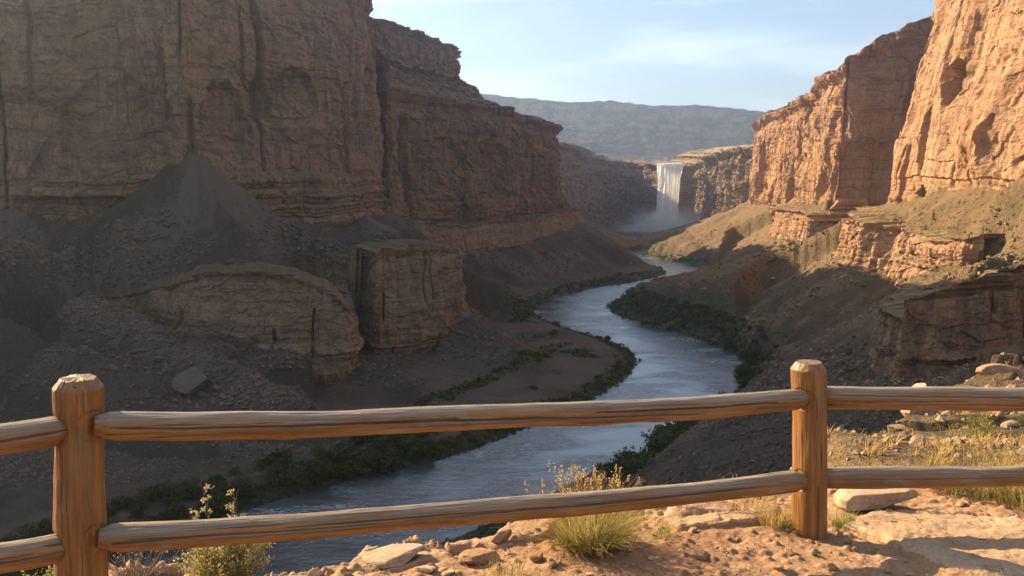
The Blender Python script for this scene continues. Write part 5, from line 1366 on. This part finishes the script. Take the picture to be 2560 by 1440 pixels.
# ------------------------------------------------------------------ light, air and camera
SUN_AZ = -54.; SUN_EL = 26.5
def build_light():
    w = bpy.data.worlds.new('World'); SC.world = w; w.use_nodes = True
    t = w.node_tree; t.nodes.clear()
    out = t.nodes.new('ShaderNodeOutputWorld'); bg = t.nodes.new('ShaderNodeBackground'); sky = t.nodes.new('ShaderNodeTexSky')
    sky.sky_type = 'NISHITA'; sky.sun_disc = False; sky.sun_elevation = R(SUN_EL); sky.sun_rotation = R(SUN_AZ)
    sky.air_density = 1.; sky.dust_density = 1.; sky.ozone_density = 1.2; sky.altitude = 900
    # thin cirrus
    tc = t.nodes.new('ShaderNodeTexCoord'); mp = t.nodes.new('ShaderNodeMapping'); mp.inputs['Scale'].default_value = (1.1, 1.2, 7.); mp.inputs['Rotation'].default_value = (0, R(14), 0)
    nz = t.nodes.new('ShaderNodeTexNoise'); nz.inputs['Scale'].default_value = 2.6; nz.inputs['Detail'].default_value = 6.; nz.inputs['Roughness'].default_value = .55; nz.inputs['Distortion'].default_value = .5
    mr = t.nodes.new('ShaderNodeMapRange'); mr.interpolation_type = 'SMOOTHSTEP'
    for i, v in enumerate((0, .44, .70, .09, .5)): mr.inputs[i].default_value = v
    mx = t.nodes.new('ShaderNodeMix'); mx.data_type = 'RGBA'; mx.inputs[7].default_value = (9.2, 9.8, 10.6, 1)
    L = t.links.new
    L(tc.outputs['Generated'], mp.inputs[0]); L(mp.outputs[0], nz.inputs[0]); L(nz.outputs[0], mr.inputs[0]); L(mr.outputs[0], mx.inputs[0])
    L(sky.outputs[0], mx.inputs[6]); L(mx.outputs[2], bg.inputs[0]); L(bg.outputs[0], out.inputs[0])
    bg.inputs[1].default_value = SKY_STR
    sd = bpy.data.lights.new('sun', 'SUN'); sd.energy = SUN_STR; sd.angle = R(.5); sd.color = (1., .76, .46)
    so = bpy.data.objects.new('sun', sd); COL.objects.link(so)
    az, el = R(SUN_AZ), R(SUN_EL)
    from mathutils import Vector
    d = Vector((math.sin(az) * math.cos(el), math.cos(az) * math.cos(el), math.sin(el)))
    so.rotation_euler = d.to_track_quat('Z', 'Y').to_euler(); so.location = d * 400
    so.location.z += CZ

def build_haze():
    x0, x1, y0, y1, z0, z1 = -1500, 2000, -90, 3950, -12, 420
    v = [(x, y, z) for z in (z0, z1) for y in (y0, y1) for x in (x0, x1)]
    f = [[0, 2, 3, 1], [4, 5, 7, 6], [0, 1, 5, 4], [2, 6, 7, 3], [0, 4, 6, 2], [1, 3, 7, 5]]
    m = NT('haze'); vol = m.n('ShaderNodeVolumePrincipled')
    vol.inputs['Color'].default_value = (.62, .78, 1., 1); vol.inputs['Density'].default_value = HAZE; vol.inputs['Anisotropy'].default_value = .82
    vol.inputs['Density Attribute'].default_value = ''
    m.t.links.new(vol.outputs[0], m.out.inputs['Volume'])
    o = mesh_np('haze', v, f, m.m, False); tag(o, 'thin blue haze filling the canyon air', 'haze', kind='stuff')

def build_camera():
    cd = bpy.data.cameras.new('camera'); cd.sensor_width = 36.; cd.lens = FPX / 2560 * 36; cd.clip_start = .05; cd.clip_end = 40000
    co = bpy.data.objects.new('camera', cd); COL.objects.link(co); co.location = (0, 0, CZ); co.rotation_euler = (math.pi / 2 - TH, 0, 0)
    SC.camera = co

SKY_STR = .051; SUN_STR = 5.; HAZE = .0002
import os
build_terrain(); print('t', time.time() - T0); build_cliffs(); print('c', time.time() - T0); build_far(); build_water()
if 'build_near' in globals(): build_near()
if 'build_plants' in globals(): build_plants()
print('p', time.time() - T0); build_light(); build_haze(); build_camera()
vs = SC.view_settings; vs.view_transform = 'Standard'; vs.look = 'None'; vs.exposure = 1.7; vs.gamma = 1; vs.use_curve_mapping = False
cy = SC.cycles
cy.use_denoising = True; cy.max_bounces = 7; cy.diffuse_bounces = 2; cy.glossy_bounces = 3; cy.transmission_bounces = 3; cy.volume_bounces = 3; cy.transparent_max_bounces = 8
cy.use_adaptive_sampling = True; cy.adaptive_threshold = .015; cy.caustics_reflective = False; cy.caustics_refractive = False; cy.sample_clamp_indirect = 6
cy.volume_step_rate = 1.; cy.volume_max_steps = 64
print('script %.1fs' % (time.time() - T0))
